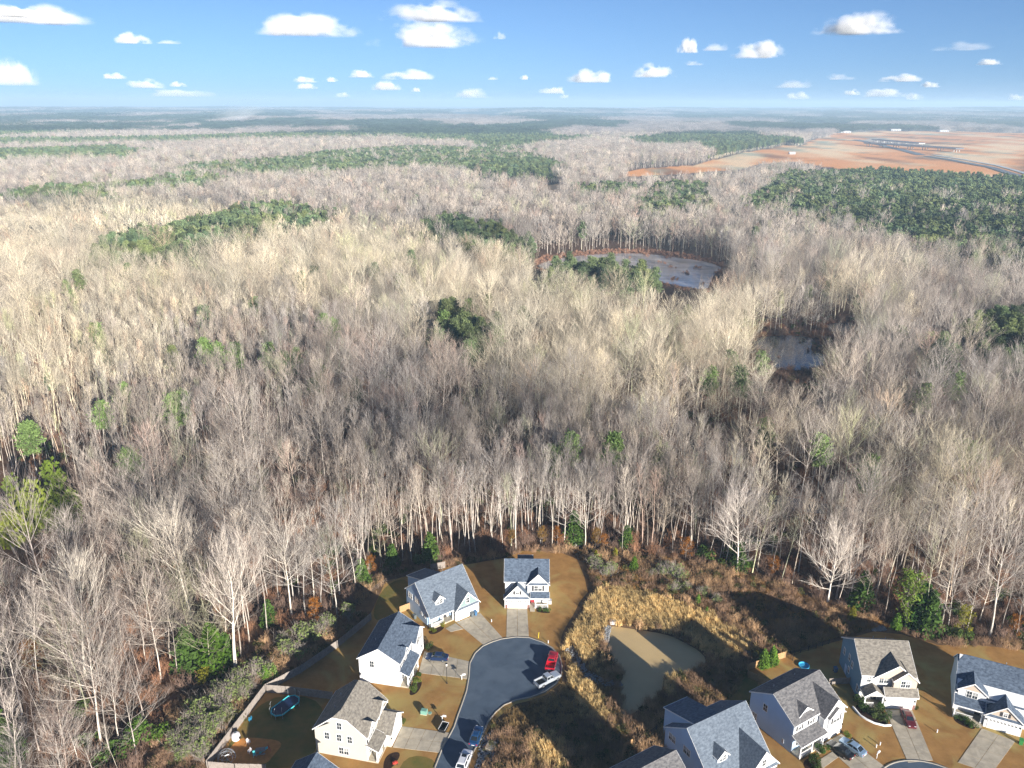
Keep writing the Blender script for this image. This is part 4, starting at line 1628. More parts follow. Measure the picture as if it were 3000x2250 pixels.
# --- grey house at the right edge
h = House('house', 'grey house with clipped gable dormer and curved white driveway at the right edge', (84.6, 121.9), R(-26), m_roofA, m_white)
h.body(0, 12.5, .2, 10.4, 4.6, 4.6, 5.6, 9.0)
h.roof_u(-.22, 12.7, -.1, 4.3, 5.6, 9.1, 10.8, 4.6, cl=(1.0, 0, 1.2))
h.wing(.25, 4.9, -.2, 5.5, 7.3, base=3.0, m=m_white)
MB().prism([(.9, 5.5), (4.25, 5.5), (2.58, 6.8)], 'y', -.215, -.203).build('gable_siding', m_tan, h.r)
h.wing(5.0, 11.0, -2.3, 3.05, 5.6, m=m_white, soffit=True)
MB().prism([(5.7, 3.2), (10.3, 3.2), (8.0, 5.15)], 'y', -2.315, -2.303).build('gable_siding', m_tan, h.r)
h.win(8.0, -2.315, 3.4, .6, .8, 0, False, True)
h.shed(-.25, 5.0, .0, 4.05, -2.25, 3.0)
h.porch(0, 4.95, .2, -2.05, 3.0, (.15, 4.6), rail=((.3, 3.2),), steps=(3.4, 4.8))
h.door(4.1, .2, m_shut)
h.win(1.8, .2, 1.0, .8, 1.4, 0, True)
h.win(2.58, -.2, 3.95, .85, 1.35, 0, True)
h.garage(5.7, 10.3, -2.3)
h.vents([(8, 7.0, 8.3)])
h.done()

# ================================================================== VEHICLES
def paint(name, c, metal=.25): return mat(name, c, rough=.32, spec=.5, metal=metal, coat=.6)


m_carglass = mat('car_glass', (.015, .02, .026), rough=.05, spec=.6)
m_tyre = mat('tyre_rubber', (.018, .018, .019), rough=.85)
m_rim = mat('alloy_rim', (.42, .43, .45), rough=.35, metal=.8)
m_lamp = mat('headlamp_lens', (.75, .77, .80), rough=.1, spec=.6)
m_tail = mat('tail_lamp_lens', (.35, .012, .015), rough=.2, spec=.5)
m_plate = mat('number_plate', (.65, .66, .68), rough=.5)
m_bedliner = mat('bed_liner', (.02, .02, .022), rough=.8)


def loft(mb, stations):
    """car body from stations (x, halfwidth, zlow, zhigh)"""
    rings = []
    for x, w, zl, zh in stations:
        zm = zl + (zh - zl) * .55
        rings.append([(x, -w * .93, zl), (x, w * .93, zl), (x, w, zl + .12), (x, w, zm), (x, w * .95, zh - .05), (x, w * .84, zh), (x, -w * .84, zh), (x, -w * .95, zh - .05), (x, -w, zm), (x, -w, zl + .12)])
    n = len(rings[0])
    vs = [p for r in rings for p in r]
    fs = []
    for i in range(len(rings) - 1):
        for j in range(n):
            fs.append((i * n + j, i * n + (j + 1) % n, (i + 1) * n + (j + 1) % n, (i + 1) * n + j))
    fs += [tuple(range(n))[::-1], tuple(range((len(rings) - 1) * n, len(rings) * n))]
    mb.add(vs, fs)


def wheel(root, x, y, r, w=.22):
    s = 1 if y > 0 else -1
    m = MB().bar((x, y - s * w, r), (x, y, r), r, 18)
    o = m.build('wheel', m_tyre, root)
    k = MB().bar((x, y - s * .02, r), (x, y + s * .012, r), r * .64, 12)
    for i in range(5):
        a = i * 1.2566
        k.bar((x, y + s * .014, r), (x + math.cos(a) * r * .6, y + s * .014, r + math.sin(a) * r * .6), .035, 4)
    k.build('rim', m_rim, o)


def vehicle(kind, name, label, cat, front, rear, pm, extra=None, z=.024):
    """front, rear: ground points under the bumpers"""
    f, r = np.array(front), np.array(rear)
    d = f - r
    c = (f + r) / 2
    root = thing(name, label, cat, (c[0], c[1], z), math.atan2(d[1], d[0]))
    b = MB()
    if kind == 'sedan':
        L, W = 4.75, .91
        loft(b, [(-2.38, .74, .42, .84), (-2.25, .84, .30, .93), (-1.6, .90, .24, .98), (-.8, .91, .22, .96), (.8, .91, .22, .94), (1.5, .90, .24, .90), (2.15, .84, .28, .78), (2.36, .70, .34, .66)])
        cab = dict(fb=1.05, ft=.35, rt=-1.0, rb=-1.78, z0=.93, z1=1.44, wb=.80, wt=.60)
        wx, wr = (1.42, -1.38), .33
    elif kind == 'suv':
        L, W = 4.85, .95
        loft(b, [(-2.42, .80, .48, 1.05), (-2.3, .90, .36, 1.12), (-1.5, .95, .30, 1.14), (.8, .95, .30, 1.10), (1.6, .94, .32, 1.06), (2.2, .88, .36, .94), (2.42, .74, .42, .80)])
        cab = dict(fb=1.2, ft=.45, rt=-1.9, rb=-2.28, z0=1.08, z1=1.70, wb=.86, wt=.70)
        wx, wr = (1.48, -1.42), .37
    else:
        L, W = 5.7, .98
        loft(b, [(-.78, .97, .46, 1.18), (1.0, .98, .44, 1.18), (1.25, .98, .44, 1.15), (2.3, .95, .44, 1.10), (2.75, .88, .48, .98), (2.86, .78, .52, .86)])
        b.box(-2.82, -.78, -.93, .93, .46, .66)
        b.box(-2.82, -.78, -.97, -.86, .55, 1.18)
        b.box(-2.82, -.78, .86, .97, .55, 1.18)
        cab = dict(fb=1.15, ft=.50, rt=-.62, rb=-.78, z0=1.15, z1=1.80, wb=.86, wt=.70)
        wx, wr = (1.85, -1.75), .40
    k = cab
    zb, zt = k['z0'], k['z1']
    B = [(k['fb'], -k['wb'], zb), (k['fb'], k['wb'], zb), (k['rb'], k['wb'], zb), (k['rb'], -k['wb'], zb)]
    T = [(k['ft'], -k['wt'], zt), (k['ft'], k['wt'], zt), (k['rt'], k['wt'], zt), (k['rt'], -k['wt'], zt)]
    mx, n = (k['ft'] + k['rt']) / 2, 4
    Tm = [(p[0] * .8 + mx * .2, p[1] * .86, zt + .05) for p in T]
    b.add(B + T + Tm, [(0, 1, 5, 4), (1, 2, 6, 5), (2, 3, 7, 6), (3, 0, 4, 7), (4, 5, 9, 8), (5, 6, 10, 9), (6, 7, 11, 10), (7, 4, 8, 11), (8, 9, 10, 11)])
    bo = b.build('body', pm, root)

    def pane(nm, p0, p1, q1, q0, ins=(.09, .12)):
        """glass set a little proud of a cab face; p0,p1 lower edge, q0,q1 upper edge"""
        p0, p1, q0, q1 = map(Vector, (p0, p1, q0, q1))
        nrm = (p1 - p0).cross(q0 - p0).normalized()
        cc = (p0 + p1 + q0 + q1) / 4
        if nrm.dot(cc - Vector((mx, 0, zb))) < 0: nrm = -nrm
        f_ = lambda s, t: (p0 * (1 - s) + p1 * s) * (1 - t) + (q0 * (1 - s) + q1 * s) * t
        a, e = ins
        c4 = [f_(a, e), f_(1 - a, e), f_(1 - a, 1 - e), f_(a, 1 - e)]
        m = MB()
        m.add([v + nrm * .012 for v in c4] + [v - nrm * .01 for v in c4], [(0, 1, 2, 3), (7, 6, 5, 4), (0, 4, 5, 1), (1, 5, 6, 2), (2, 6, 7, 3), (3, 7, 4, 0)])
        m.build(nm, m_carglass, root)
    pane('windscreen', B[0], B[1], T[1], T[0], (.06, .06))
    pane('rear_window', B[2], B[3], T[3], T[2], (.08, .10))
    for s, (i, j) in ((1, (1, 2)), (-1, (0, 3))):
        mid = lambda p, q, t: tuple(p[a] * (1 - t) + q[a] * t for a in range(3))
        for t0, t1 in ((.02, .5), (.5, .98)):
            pane('side_window', mid(B[i], B[j], t0), mid(B[i], B[j], t1), mid(T[i], T[j], t1), mid(T[i], T[j], t0), (.06, .14))
    xf, xr = L / 2, -L / 2
    hz = zb * .72
    for s in (1, -1):
        for x in wx: wheel(root, x, s * (W + .004), wr)
        MB().box(xf - .30, xf - .10, s * W * .55 - .17, s * W * .55 + .17, hz - .07, hz + .09).build('headlight', m_lamp, root)
        MB().box(xr - (.02 if kind != 'pickup' else .0), xr + .10, s * W * .72 - .12, s * W * .72 + .12, hz, hz + .2).build('tail_light', m_tail, root)
        MB().box(k['fb'] - .35, k['fb'] - .2, s * (W + .02), s * (W + .18), zb - .02, zb + .13).build('mirror', pm, root)
    MB().box(xr - .035, xr - .005, -.26, .26, hz - .15, hz - .02).build('number_plate', m_plate, root)
    if kind == 'pickup':
        MB().box(-2.72, -.80, -.855, .855, .662, .68).build('bed_floor', m_bedliner if extra != 'red' else pm, root)
        MB().box(-2.86, -2.80, -.90, .90, .56, 1.18).build('tailgate', pm, root)
        MB().box(-2.98, -2.87, -.95, .95, .48, .66).build('bumper', m_rim, root)
        MB().box(2.87, 2.95, -.85, .85, .50, .70).build('bumper', m_rim, root)
    if extra == 'sunroof':
        MB().box(-.35, .35, -.42, .42, zt + .052, zt + .06).build('sunroof', m_carglass, root)
        for s in (1, -1): MB().box(-1.5, .3, s * .58 - .02, s * .58 + .02, zt + .03, zt + .09).build('roof_rail', m_rim, root)
    return root


p_red = paint('red_paint', (.50, .012, .03))
p_silver = paint('silver_paint', (.55, .60, .66), .5)
p_white = paint('pearl_white_paint', (.72, .73, .76), .1)
p_navy = paint('navy_paint', (.010, .028, .085))
p_blue = paint('blue_paint', (.015, .065, .17))
p_black = paint('black_paint', (.012, .013, .015))
p_ltblue = paint('light_blue_paint', (.33, .47, .62), .5)
p_maroon = paint('maroon_paint', (.13, .018, .025), .3)


def pts_car(fp, rp, L):
    f, r = np.array(at(*fp)), np.array(at(*rp))
    c, d = (f + r) / 2, (f - r)
    d = d / np.linalg.norm(d) * L / 2
    return c + d, c - d


vehicle('pickup', 'pickup_truck', 'red pickup truck parked in the cul-de-sac with empty red bed', 'pickup', *pts_car((1623, 1919), (1610, 1970), 5.6), p_red, 'red')
tr_ = vehicle('pickup', 'pickup_truck', 'silver pickup truck with dark bed parked slantwise beside the red pickup', 'pickup', *pts_car((1632, 1984), (1576, 2012), 5.6), p_silver)
vehicle('sedan', 'parked_car', 'blue sedan parked along the kerb by the stone-ringed drain', 'car', *pts_car((1405, 2136), (1386, 2190), 4.7), p_blue)
vehicle('suv', 'parked_car', 'white car with sunroof parked at the bottom edge of the street', 'car', *pts_car((1371, 2209), (1349, 2264), 4.8), p_white, 'sunroof')
vehicle('sedan', 'parked_car', 'navy sedan parked across the driveway of the white porch house', 'car', *pts_car((1249, 1929), (1312, 1934), 4.8), p_navy, z=.06)
vehicle('sedan', 'parked_car', 'black sedan on the driveway beside the light blue car', 'car', *pts_car((2424, 2180), (2497, 2230), 4.8), p_black, z=.06)
vehicle('sedan', 'parked_car', 'light blue sedan on the driveway beside the black sedan', 'car', *pts_car((2462, 2172), (2533, 2220), 4.8), p_ltblue, z=.06)
vehicle('sedan', 'parked_car', 'maroon sedan on the long driveway of the slate blue house', 'car', *pts_car((2673, 2142), (2646, 2084), 4.8), p_maroon, z=.06)

# ================================================================== FENCES AND YARD THINGS
m_fence = mat('weathered_fence_wood', (.33, .29, .26), rough=.95, noise=(2, .35))
m_fence2 = mat('new_fence_wood', (.48, .30, .15), rough=.95, noise=(2, .3))
m_dark_wood = mat('dark_rail_wood', (.15, .12, .10), rough=.95, noise=(2, .3))


def fence(name, label, pts, m, H=1.85, bay=2.4, style='picket', group=None):
    P = np.array([at(*p) for p in pts])
    c = P.mean(0)
    root = thing(name, label, 'fence', (c[0], c[1], 0), 0, group)
    rg = np.random.default_rng(int(abs(P.sum()) * 10))
    for a, b in zip(P[:-1] - c, P[1:] - c):
        L = np.linalg.norm(b - a)
        n = max(1, round(L / bay))
        d = (b - a) / L
        nr = np.array([-d[1], d[0]])
        for i in range(n):
            p, q = a + (b - a) * i / n, a + (b - a) * (i + 1) / n
            MB().box(p[0] - .06, p[0] + .06, p[1] - .06, p[1] + .06, -.3, H + .04).build('post', m, root)
            if style == 'picket':
                for z in (.35, H - .35):
                    MB().bar((*(p + nr * .05), z), (*(q + nr * .05), z), .035, 4).build('rail', m, root)
                k = MB()
                w = .15
                ll = np.linalg.norm(q - p)
                for j in range(int(ll / w)):
                    o = p + d * (j + .5) * w
                    hh = H + rg.uniform(-.04, .04)
                    s, t = d * w * .44, nr * .012
                    off = nr * rg.uniform(-.008, .008)
                    vs = [(*(o + off + s * sx + t * ty), z) for z in (.05, hh) for sx, ty in ((-1, -1), (1, -1), (1, 1), (-1, 1))]
                    vs += [(*(o + off - t), hh + .07), (*(o + off + t), hh + .07)]
                    k.add(vs, [(0, 1, 5, 4), (2, 3, 7, 6), (1, 2, 6, 5), (3, 0, 4, 7), (4, 5, 8), (6, 7, 9), (5, 6, 9, 8), (7, 4, 8, 9)])
                k.build('pickets', m, root, kind='stuff')
            else:
                for z in ((.35, .8, 1.2) if style == 'rail' else (.15, 1.1)):
                    MB().bar((*p, z), (*q, z), .06 if style == 'rail' else .02, 4).build('rail', m, root)
                if style == 'bars':
                    k = MB()
                    for j in range(int(np.linalg.norm(q - p) / .14)):
                        o = p + d * j * .14
                        k.bar((*o, .05), (*o, 1.15), .012, 4)
                    k.build('bars', m, root, kind='stuff')
        MB().box(b[0] - .06, b[0] + .06, b[1] - .06, b[1] + .06, -.3, H + .04).build('post', m, root)
    return root


fence('picket_fence', 'weathered grey stockade fence running diagonally between the brush strip and the yards', [(608, 2252), (683, 2153), (778, 2028), (882, 1972), (988, 1899), (1031, 1864), (1088, 1816)], m_fence)
fence('picket_fence', 'short grey stockade fence separating the trampoline yard from the next yard', [(784, 2029), (870, 2036), (975, 2050)], m_fence)
fence('picket_fence', 'grey stockade fence along the bottom edge below the clay patch', [(614, 2256), (690, 2262), (780, 2264)], m_fence)
fence('rail_fence', 'dark three-rail fence against the wood behind the pale blue cape house', [(1010, 1800), (1065, 1752), (1129, 1710), (1190, 1690), (1250, 1682), (1297, 1674)], m_dark_wood, 1.3, 2.6, 'rail')
fence('picket_fence', 'pinkish picket fence panel behind the rear corner of the pale blue cape house', [(1262, 1672), (1304, 1664)], m_fence)
fence('picket_fence', 'short picket gate section between the white porch house and the pale blue cape house', [(1172, 1796), (1206, 1783)], m_fence2, 1.7)
fence('picket_fence', 'new tan board fence round the dry grass patch behind the pale blue two-storey house', [(2192, 1985), (2188, 1965), (2260, 1940), (2300, 1927)], m_fence2, 1.6)
fence('picket_fence', 'dark board fence return facing the pond behind the pale blue two-storey house', [(2192, 1985), (2250, 2012)], m_fence2, 1.6)
fence('metal_fence', 'thin curved metal fence round the yard left of the slate blue house', [(2322, 1935), (2326, 1920), (2345, 1912), (2390, 1900), (2428, 1886)], m_black, 1.2, 2.0, 'bars')
fence('picket_fence', 'low white picket fence between the pale blue and slate blue houses', [(2428, 2006), (2488, 2003)], m_fence, 1.5)
fence('rail_fence', 'dark rail fence along the pond side behind the houses at the bottom', [(1870, 2182), (1900, 2160), (1945, 2125), (1990, 2100)], m_dark_wood, 1.3, 2.6, 'rail')
fence('picket_fence', 'sunlit orange board fence panel beside the pond at the bottom edge', [(1825, 2205), (1852, 2190)], m_fence2, 1.9)

m_cyan = mat('cyan_pad', (.05, .42, .46), rough=.6)
m_net = mat('trampoline_mat', (.006, .02, .07), rough=.6)
m_steel = mat('grey_steel', (.50, .52, .54), rough=.4, metal=.6)
m_teal = mat('transformer_green', (.16, .33, .27), rough=.6)
m_plastic_w = mat('white_plastic', (.75, .72, .72), rough=.5)
m_yel = mat('yellow_plastic', (.75, .58, .03), rough=.5)
m_toyblue = mat('blue_plastic', (.04, .32, .55), rough=.5)
m_toyred = mat('red_plastic', (.55, .06, .04), rough=.5)
m_bin = mat('grey_bin_plastic', (.10, .12, .13), rough=.6)
m_binblue = mat('blue_bin_plastic', (.05, .13, .25), rough=.6)
m_lampglass = mat('lamp_globe', (.78, .78, .75), rough=.3)


def T(name, label, cat, px, py, rot=0.0, group=None, z=0.0):
    x, y = at(px, py)
    return thing(name, label, cat, (x, y, z), rot, group)


# trampoline: long octagon with padded rim, six legs and net poles
c0, a0, b0 = np.array(at(837, 2078)), np.array(at(871, 2058)), np.array(at(806, 2108))
tdir = math.atan2(*(a0 - b0)[::-1])
t = thing('trampoline', 'long octagonal trampoline with cyan rim and net poles in the fenced yard', 'trampoline', (c0[0], c0[1], 0), tdir)
hl, hw, cc = 2.9, 1.5, .9
octo = [(-hl, -hw + cc), (-hl + cc, -hw), (hl - cc, -hw), (hl, -hw + cc), (hl, hw - cc), (hl - cc, hw), (-hl + cc, hw), (-hl, hw - cc)]
MB().prism(octo, 'z', .86, .89).build('jumping_mat', m_net, t)
for i in range(8):
    p, q = octo[i], octo[(i + 1) % 8]
    MB().bar((*p, .9), (*q, .9), .14, 6).build('rim_pad', m_cyan, t)
    MB().bar((*p, 0), (*p, .85), .04, 6).build('leg', m_steel, t)
    m = MB().bar((p[0] * 1.03, p[1] * 1.03, .9), (p[0] * 1.08, p[1] * 1.08, 2.1), .035, 6)
    m.bar((p[0] * 1.08, p[1] * 1.08, 2.1), (p[0] * .98, p[1] * .98, 2.6), .035, 6)
    m.build('net_pole', m_steel, t)

# street lamp
t = T('street_lamp', 'black street lamp post with white globe on the lawn beside the navy sedan', 'street lamp', 1309.5, 2003)
MB().cyl(0, 0, 0, .5, .11, 10, r2=.08).build('base', m_black, t)
MB().cyl(0, 0, .5, 4.3, .055, 8).build('pole', m_black, t)
g = MB().cyl(0, 0, 4.3, 4.85, .13, 10, r2=.24).build('lamp_globe', m_lampglass, t)
MB().cyl(0, 0, 4.86, 5.06, .26, 10, r2=.04).build('cap', m_black, g)

# mailboxes
def mailbox(px, py, label, rot, group=None):
    t = T('mailbox', label, 'mailbox', px, py, rot)
    MB().box(-.05, .05, -.05, .05, 0, 1.15).build('post', m_trim, t)
    MB().box(-.3, .75, -.035, .035, 1.02, 1.10).build('arm', m_trim, t)
    k = MB().prism([(-.14, 1.12), (.14, 1.12), (.14, 1.3), (.08, 1.40), (-.08, 1.40), (-.14, 1.3)], 'x', .1, .75)
    k.build('mailbox_case', m_plastic_w, t)
mailbox(1353, 1991, 'white mailbox on a white post beside the kerb near the street lamp', R(10))
mailbox(1296, 2112, 'white mailbox standing near the dark bin by the beige house driveway', R(-10))
mailbox(2568, 2222, 'white marker mailbox near the second turning circle', R(40))

# electrical transformer and lid
t = T('transformer_box', 'green electrical transformer box on the lawn in front of the beige house', 'transformer', 1243, 2090, R(-12))
MB().box(-.65, .65, -.5, .5, 0, .12).build('pad', m_conc, t)
MB().prism([(-.5, .12), (.45, .12), (.45, .8), (.3, .95), (-.5, .95)], 'x', -.55, .55).build('cabinet', m_teal, t)
MB().box(-.56, .56, -.53, -.50, .2, .8).build('door', m_teal, t)
t = T('utility_lid', 'round green utility lid in the lawn beside the transformer box', 'manhole lid', 1259, 2089)
MB().cyl(0, 0, -.05, .06, .35, 14).build('lid', m_teal, t)
MB().cyl(0, 0, -.05, .03, .45, 14).build('ring', m_conc, t)

# black open crate by the kerb
t = T('open_crate', 'black open-topped utility crate with pale rim beside the beige house driveway', 'crate', 1300, 2136, R(72))
k = MB()
k.box(-1.0, 1.0, -.62, .62, 0, .1)
k.box(-1.0, -.94, -.62, .62, .1, .75); k.box(.94, 1.0, -.62, .62, .1, .75)
k.box(-.94, .94, -.62, -.56, .1, .75); k.box(-.94, .94, .56, .62, .1, .75)
k.build('box', m_black, t)
k = MB()
k.box(-1.04, 1.04, -.66, -.60, .75, .80); k.box(-1.04, 1.04, .60, .66, .75, .80); k.box(.98, 1.04, -.6, .6, .75, .80)
k.build('rim', m_trim, t)

# storm drain and riprap
t = T('storm_drain', 'square concrete storm drain box ringed by stones beside the blue sedan', 'storm drain', 1438, 2190, R(70))
MB().box(-.95, .95, -.7, .7, -.2, .45).build('box', m_conc, t)
MB().box(-1.0, 1.0, -.75, .75, .46, .56).build('lid', m_conc, t)
t = T('outlet_box', 'small white concrete outlet box at the far pond edge', 'drain box', 1794, 1824, R(-8), z=-.2)
MB().box(-.7, .7, -.5, .5, 0, .7).build('box', m_trim, t)
MB().box(-.5, .5, -.35, .35, .7, .73).build('grate', m_pipe, t)

# yellow gas marker
t = T('gas_marker', 'yellow marker post leaning on the lawn above the turning circle', 'marker post', 1577, 1869)
MB().bar((0, 0, 0), (.12, 0, 1.5), .06, 8).build('post', m_yel, t)
MB().bar((.12, 0, 1.5), (.125, 0, 1.58), .065, 8).build('cap', m_black, t)
for px, py, lb in ((2567, 2190, 'nearer white pipe stub in the lawn beside the light blue sedan'), (2578, 2183, 'farther white pipe stub in the lawn beside the light blue sedan'), (2745, 2146, 'white stub post with dark shadow on the lawn right of the maroon sedan'),
                   (1440, 1822, 'white clean-out stub on the lawn between the driveways'), (1606, 1884, 'pale clean-out cap above the right kerb of the turning circle')):
    t = T('pipe_stub', lb, 'pipe', px, py)
    MB().cyl(0, 0, -.1, .6, .09, 8).build('pipe', m_plastic_w, t)
    MB().cyl(0, 0, .6, .66, .12, 8).build('cap', m_plastic_w, t)

# wheelie bins
def bin_(px, py, label, m, rot=0.0):
    t = T('wheelie_bin', label, 'bin', px, py, rot)
    k = MB()
    vs = [(-.26, -.3, 0), (.26, -.3, 0), (.26, .26, 0), (-.26, .26, 0), (-.33, -.36, 1.0), (.33, -.36, 1.0), (.33, .38, 1.0), (-.33, .38, 1.0)]
    k.add(vs, [(0, 3, 2, 1), (4, 5, 6, 7), (0, 1, 5, 4), (1, 2, 6, 5), (2, 3, 7, 6), (3, 0, 4, 7)])
    k.build('bin_body', m, t)
    MB().slab([(-.35, -.4, 1.05), (.35, -.4, 1.05), (.35, .42, 1.12), (-.35, .42, 1.12)], .06).build('lid', m, t)
    for x in (-.3, .3): MB().bar((x - .04, .3, .14), (x + .04, .3, .14), .14, 10).build('wheel', m_tyre, t)
bin_(1383, 1806, 'dark grey bin standing before the garage of the pale blue cape house', m_bin, R(35))
bin_(1393, 1802, 'blue bin right of the dark grey bin at the pale blue cape garage', m_binblue, R(30))
bin_(1399, 1787, 'grey bin nearest the garage corner of the pale blue cape house', m_bin, R(36))
bin_(2447, 1968, 'blue bin at the rear corner of the slate blue house', m_binblue, R(5))
bin_(1215, 1812, 'grey bin against the side wall of the pale blue cape house', m_bin, R(40))
bin_(2990, 2180, 'green bin beside the garage of the grey house at the right edge', mat('green_bin_plastic', (.04, .22, .06), rough=.6), R(-30))

# play yard: white drum playhouse, dome climber, small toys
t = T('water_tank', 'round pinkish white plastic tank playhouse against the fence above the clay patch', 'tank', 692, 2166, R(20))
k = MB()
prof = [(.0, 0), (.62, 0), (.78, .25), (.80, .8), (.70, 1.25), (.35, 1.5), (0, 1.55)]
n = 16
for i in range(len(prof) - 1):
    r0, z0 = prof[i]; r1, z1 = prof[i + 1]
    vs = [(r0 * math.cos(a), r0 * math.sin(a), z0) for a in np.linspace(0, 6.2832, n + 1)[:-1]] + [(r1 * math.cos(a), r1 * math.sin(a), z1) for a in np.linspace(0, 6.2832, n + 1)[:-1]]
    k.add(vs, [(j, (j + 1) % n, n + (j + 1) % n, n + j) for j in range(n)], 0, True)
k.build('tank', m_plastic_w, t)
MB().bar((.62, -.55, .7), (.72, -.62, .7), .22, 10).build('porthole', m_black, t)
MB().cyl(0, 0, 1.52, 1.68, .22, 10).build('cap', m_bin, t)

t = T('dome_climber', 'pale metal dome climbing frame in the fenced yard corner', 'climbing frame', 664, 2220)
RR = 1.6
rings = []
for lv, (rr_, zz) in enumerate(((1, .0), (.88, .75), (.55, 1.3))):
    rings.append([(RR * rr_ * math.cos(a + lv * .35), RR * rr_ * math.sin(a + lv * .35), zz) for a in np.linspace(0, 6.2832, 10)[:-1]])
for lv in range(3):
    for i in range(9):
        p = rings[lv][i]
        MB().bar(p, rings[lv][(i + 1) % 9], .03, 5).build('bar', m_steel, t)
        if lv < 2:
            MB().bar(p, rings[lv + 1][i], .03, 5).build('bar', m_steel, t)
            MB().bar(p, rings[lv + 1][i - 1], .03, 5).build('bar', m_steel, t)
top = (0, 0, 1.5)
for i in range(9): MB().bar(rings[2][i], top, .03, 5).build('bar', m_steel, t)


def chair(px, py, label, m, rot):
    t = T('garden_chair', label, 'chair', px, py, rot)
    MB().box(-.25, .25, -.25, .25, .40, .45).build('seat', m, t)
    MB().slab([(-.25, .22, .45), (.25, .22, .45), (.25, .36, .95), (-.25, .36, .95)], .05).build('backrest', m, t)
    for x in (-.22, .22):
        for y in (-.22, .22): MB().box(x - .025, x + .025, y - .025, y + .025, 0, .40).build('leg', m, t)
        MB().box(x - .03, x + .03, -.22, .22, .62, .66).build('armrest', m, t)
chair(746, 2216, 'teal plastic chair at the edge of the orange clay patch', m_cyan, R(20))
chair(732, 2206, 'white plastic chair on the orange clay patch', m_plastic_w, R(-30))
chair(729, 2178, 'white and dark toy chair at the top of the clay patch', m_plastic_w, R(70))
chair(733, 2112, 'small blue chair beside the diagonal stockade fence', m_toyblue, R(-50))
t = T('play_table', 'grey picnic bench table beside the orange clay patch', 'picnic table', 764, 2206, R(10))
MB().box(-.9, .9, -.4, .4, .68, .74).build('tabletop', m_fence, t)
for y in (-.75, .75): MB().box(-.9, .9, y - .14, y + .14, .42, .46).build('bench', m_fence, t)
for x in (-.6, .6):
    k = MB().bar((x, -.7, 0), (x, .25, .68), .05, 4)
    k.bar((x, .7, 0), (x, -.25, .68), .05, 4)
    k.build('leg', m_fence, t)
t = T('play_slide', 'small teal and red toddler slide right of the picnic table', 'slide', 783, 2202, R(200))
MB().slab([(-.2, -.25, 1.0), (-.2, .25, 1.0), (1.4, .25, .1), (1.4, -.25, .1)], .06).build('chute', m_cyan, t)
k = MB()
for z in (.2, .45, .7, .95): k.box(-.6 + z * .3, -.55 + z * .3, -.22, .22, z - .02, z + .03)
for y in (-.25, .25): k.bar((-.62, y, 0), (-.22, y, 1.3), .03, 5)
k.build('ladder', m_toyred, t)
for (px, py, m, lb, r_) in ((2355, 1952, m_toyblue, 'light blue wading pool behind the pale blue two-storey house', 1.05), (1902, 2170, m_toyblue, 'round blue toy pool in the shaded yard behind the bottom cape house', .8)):
    t = T('wading_pool', lb, 'paddling pool', px, py)
    k = MB()
    k.cyl(0, 0, 0, .05, r_ * .9, 20)
    aa = np.linspace(0, 6.2832, 21)[:-1]
    vs = [(rr_ * math.cos(a), rr_ * math.sin(a), z) for rr_, z in ((r_, 0), (r_ * 1.06, .32), (r_ * .96, .32), (r_ * .9, .05)) for a in aa]
    for b_ in range(3): k.add([vs[b_ * 20 + j] for j in range(20)] + [vs[(b_ + 1) * 20 + j] for j in range(20)], [(j, (j + 1) % 20, 20 + (j + 1) % 20, 20 + j) for j in range(20)])
    k.build('basin', m, t)
t = T('toy_car', 'small red ride-on toy on the lawn below the beige house driveway', 'toy', 1158, 2238, R(20))
MB().box(-.45, .45, -.22, .22, .14, .38).build('body', m_toyred, t)
for x in (-.3, .3):
    for y in (-.25, .25): MB().bar((x, y - .04, .13), (x, y + .04, .13), .13, 10).build('wheel', m_tyre, t)
MB().box(-.1, .2, -.16, .16, .38, .55).build('seat', m_toyred, t)

# stones
def stones(name, polys, n, label, size, seed):
    rg = np.random.default_rng(seed)
    base = []
    for k in range(5):
        bm = bmesh.new()
        bmesh.ops.create_icosphere(bm, subdivisions=1, radius=1)
        for v in bm.verts: v.co = Vector((v.co.x * rg.uniform(.7, 1.2), v.co.y * rg.uniform(.7, 1.2), v.co.z * rg.uniform(.45, .8)))
        me = bpy.data.meshes.new('stone_kit')
        bm.to_mesh(me); bm.free()
        me.materials.append(m_stone)
        base.append(bpy.data.objects.new('stone_kit_%d' % k, me))
    col = kit(name + '_kit', base)
    P = []
    for q in polys:
        lo, hi = q.min(0), q.max(0)
        pts = rg.uniform(lo, hi, (n * 3, 2))
        P.append(pts[inside(q, pts)][:n])
    P = np.vstack(P)
    m = len(P)
    scatter(name, col, np.column_stack([P, rg.uniform(-.05, .12, m)]), rg.uniform(0, 6.28, m), size * rg.uniform(.5, 1.6, m), rg.integers(0, 5, m), np.ones((m, 3)), label, 'stones')
stones('riprap_stones', [poly(q) for q in ([(1408, 2160), (1445, 2140), (1462, 2165), (1452, 2210), (1440, 2250), (1400, 2290), (1385, 2270), (1398, 2230)],
       [(1655, 1900), (1675, 1890), (1700, 1925), (1722, 1962), (1770, 1990), (1825, 2000), (1822, 2015), (1760, 2010), (1712, 1985), (1680, 1950)],
       [(2165, 1905), (2195, 1900), (2208, 1918), (2180, 1930)], [(1768, 1838), (1780, 1828), (1790, 1838), (1778, 1900), (1768, 1890)],
       [(2545, 1835), (2575, 1826), (2600, 1846), (2560, 1850)], [(1885, 1632), (1905, 1626), (1960, 1644), (1950, 1652)])], 420,
       'grey riprap stones round the drain and along the gully to the pond', .17, 5)
t = T('boulder', 'pale boulder at the forest edge behind the white house', 'rock', 1687, 1600, R(30))
bm = bmesh.new()
bmesh.ops.create_icosphere(bm, subdivisions=3, radius=1)
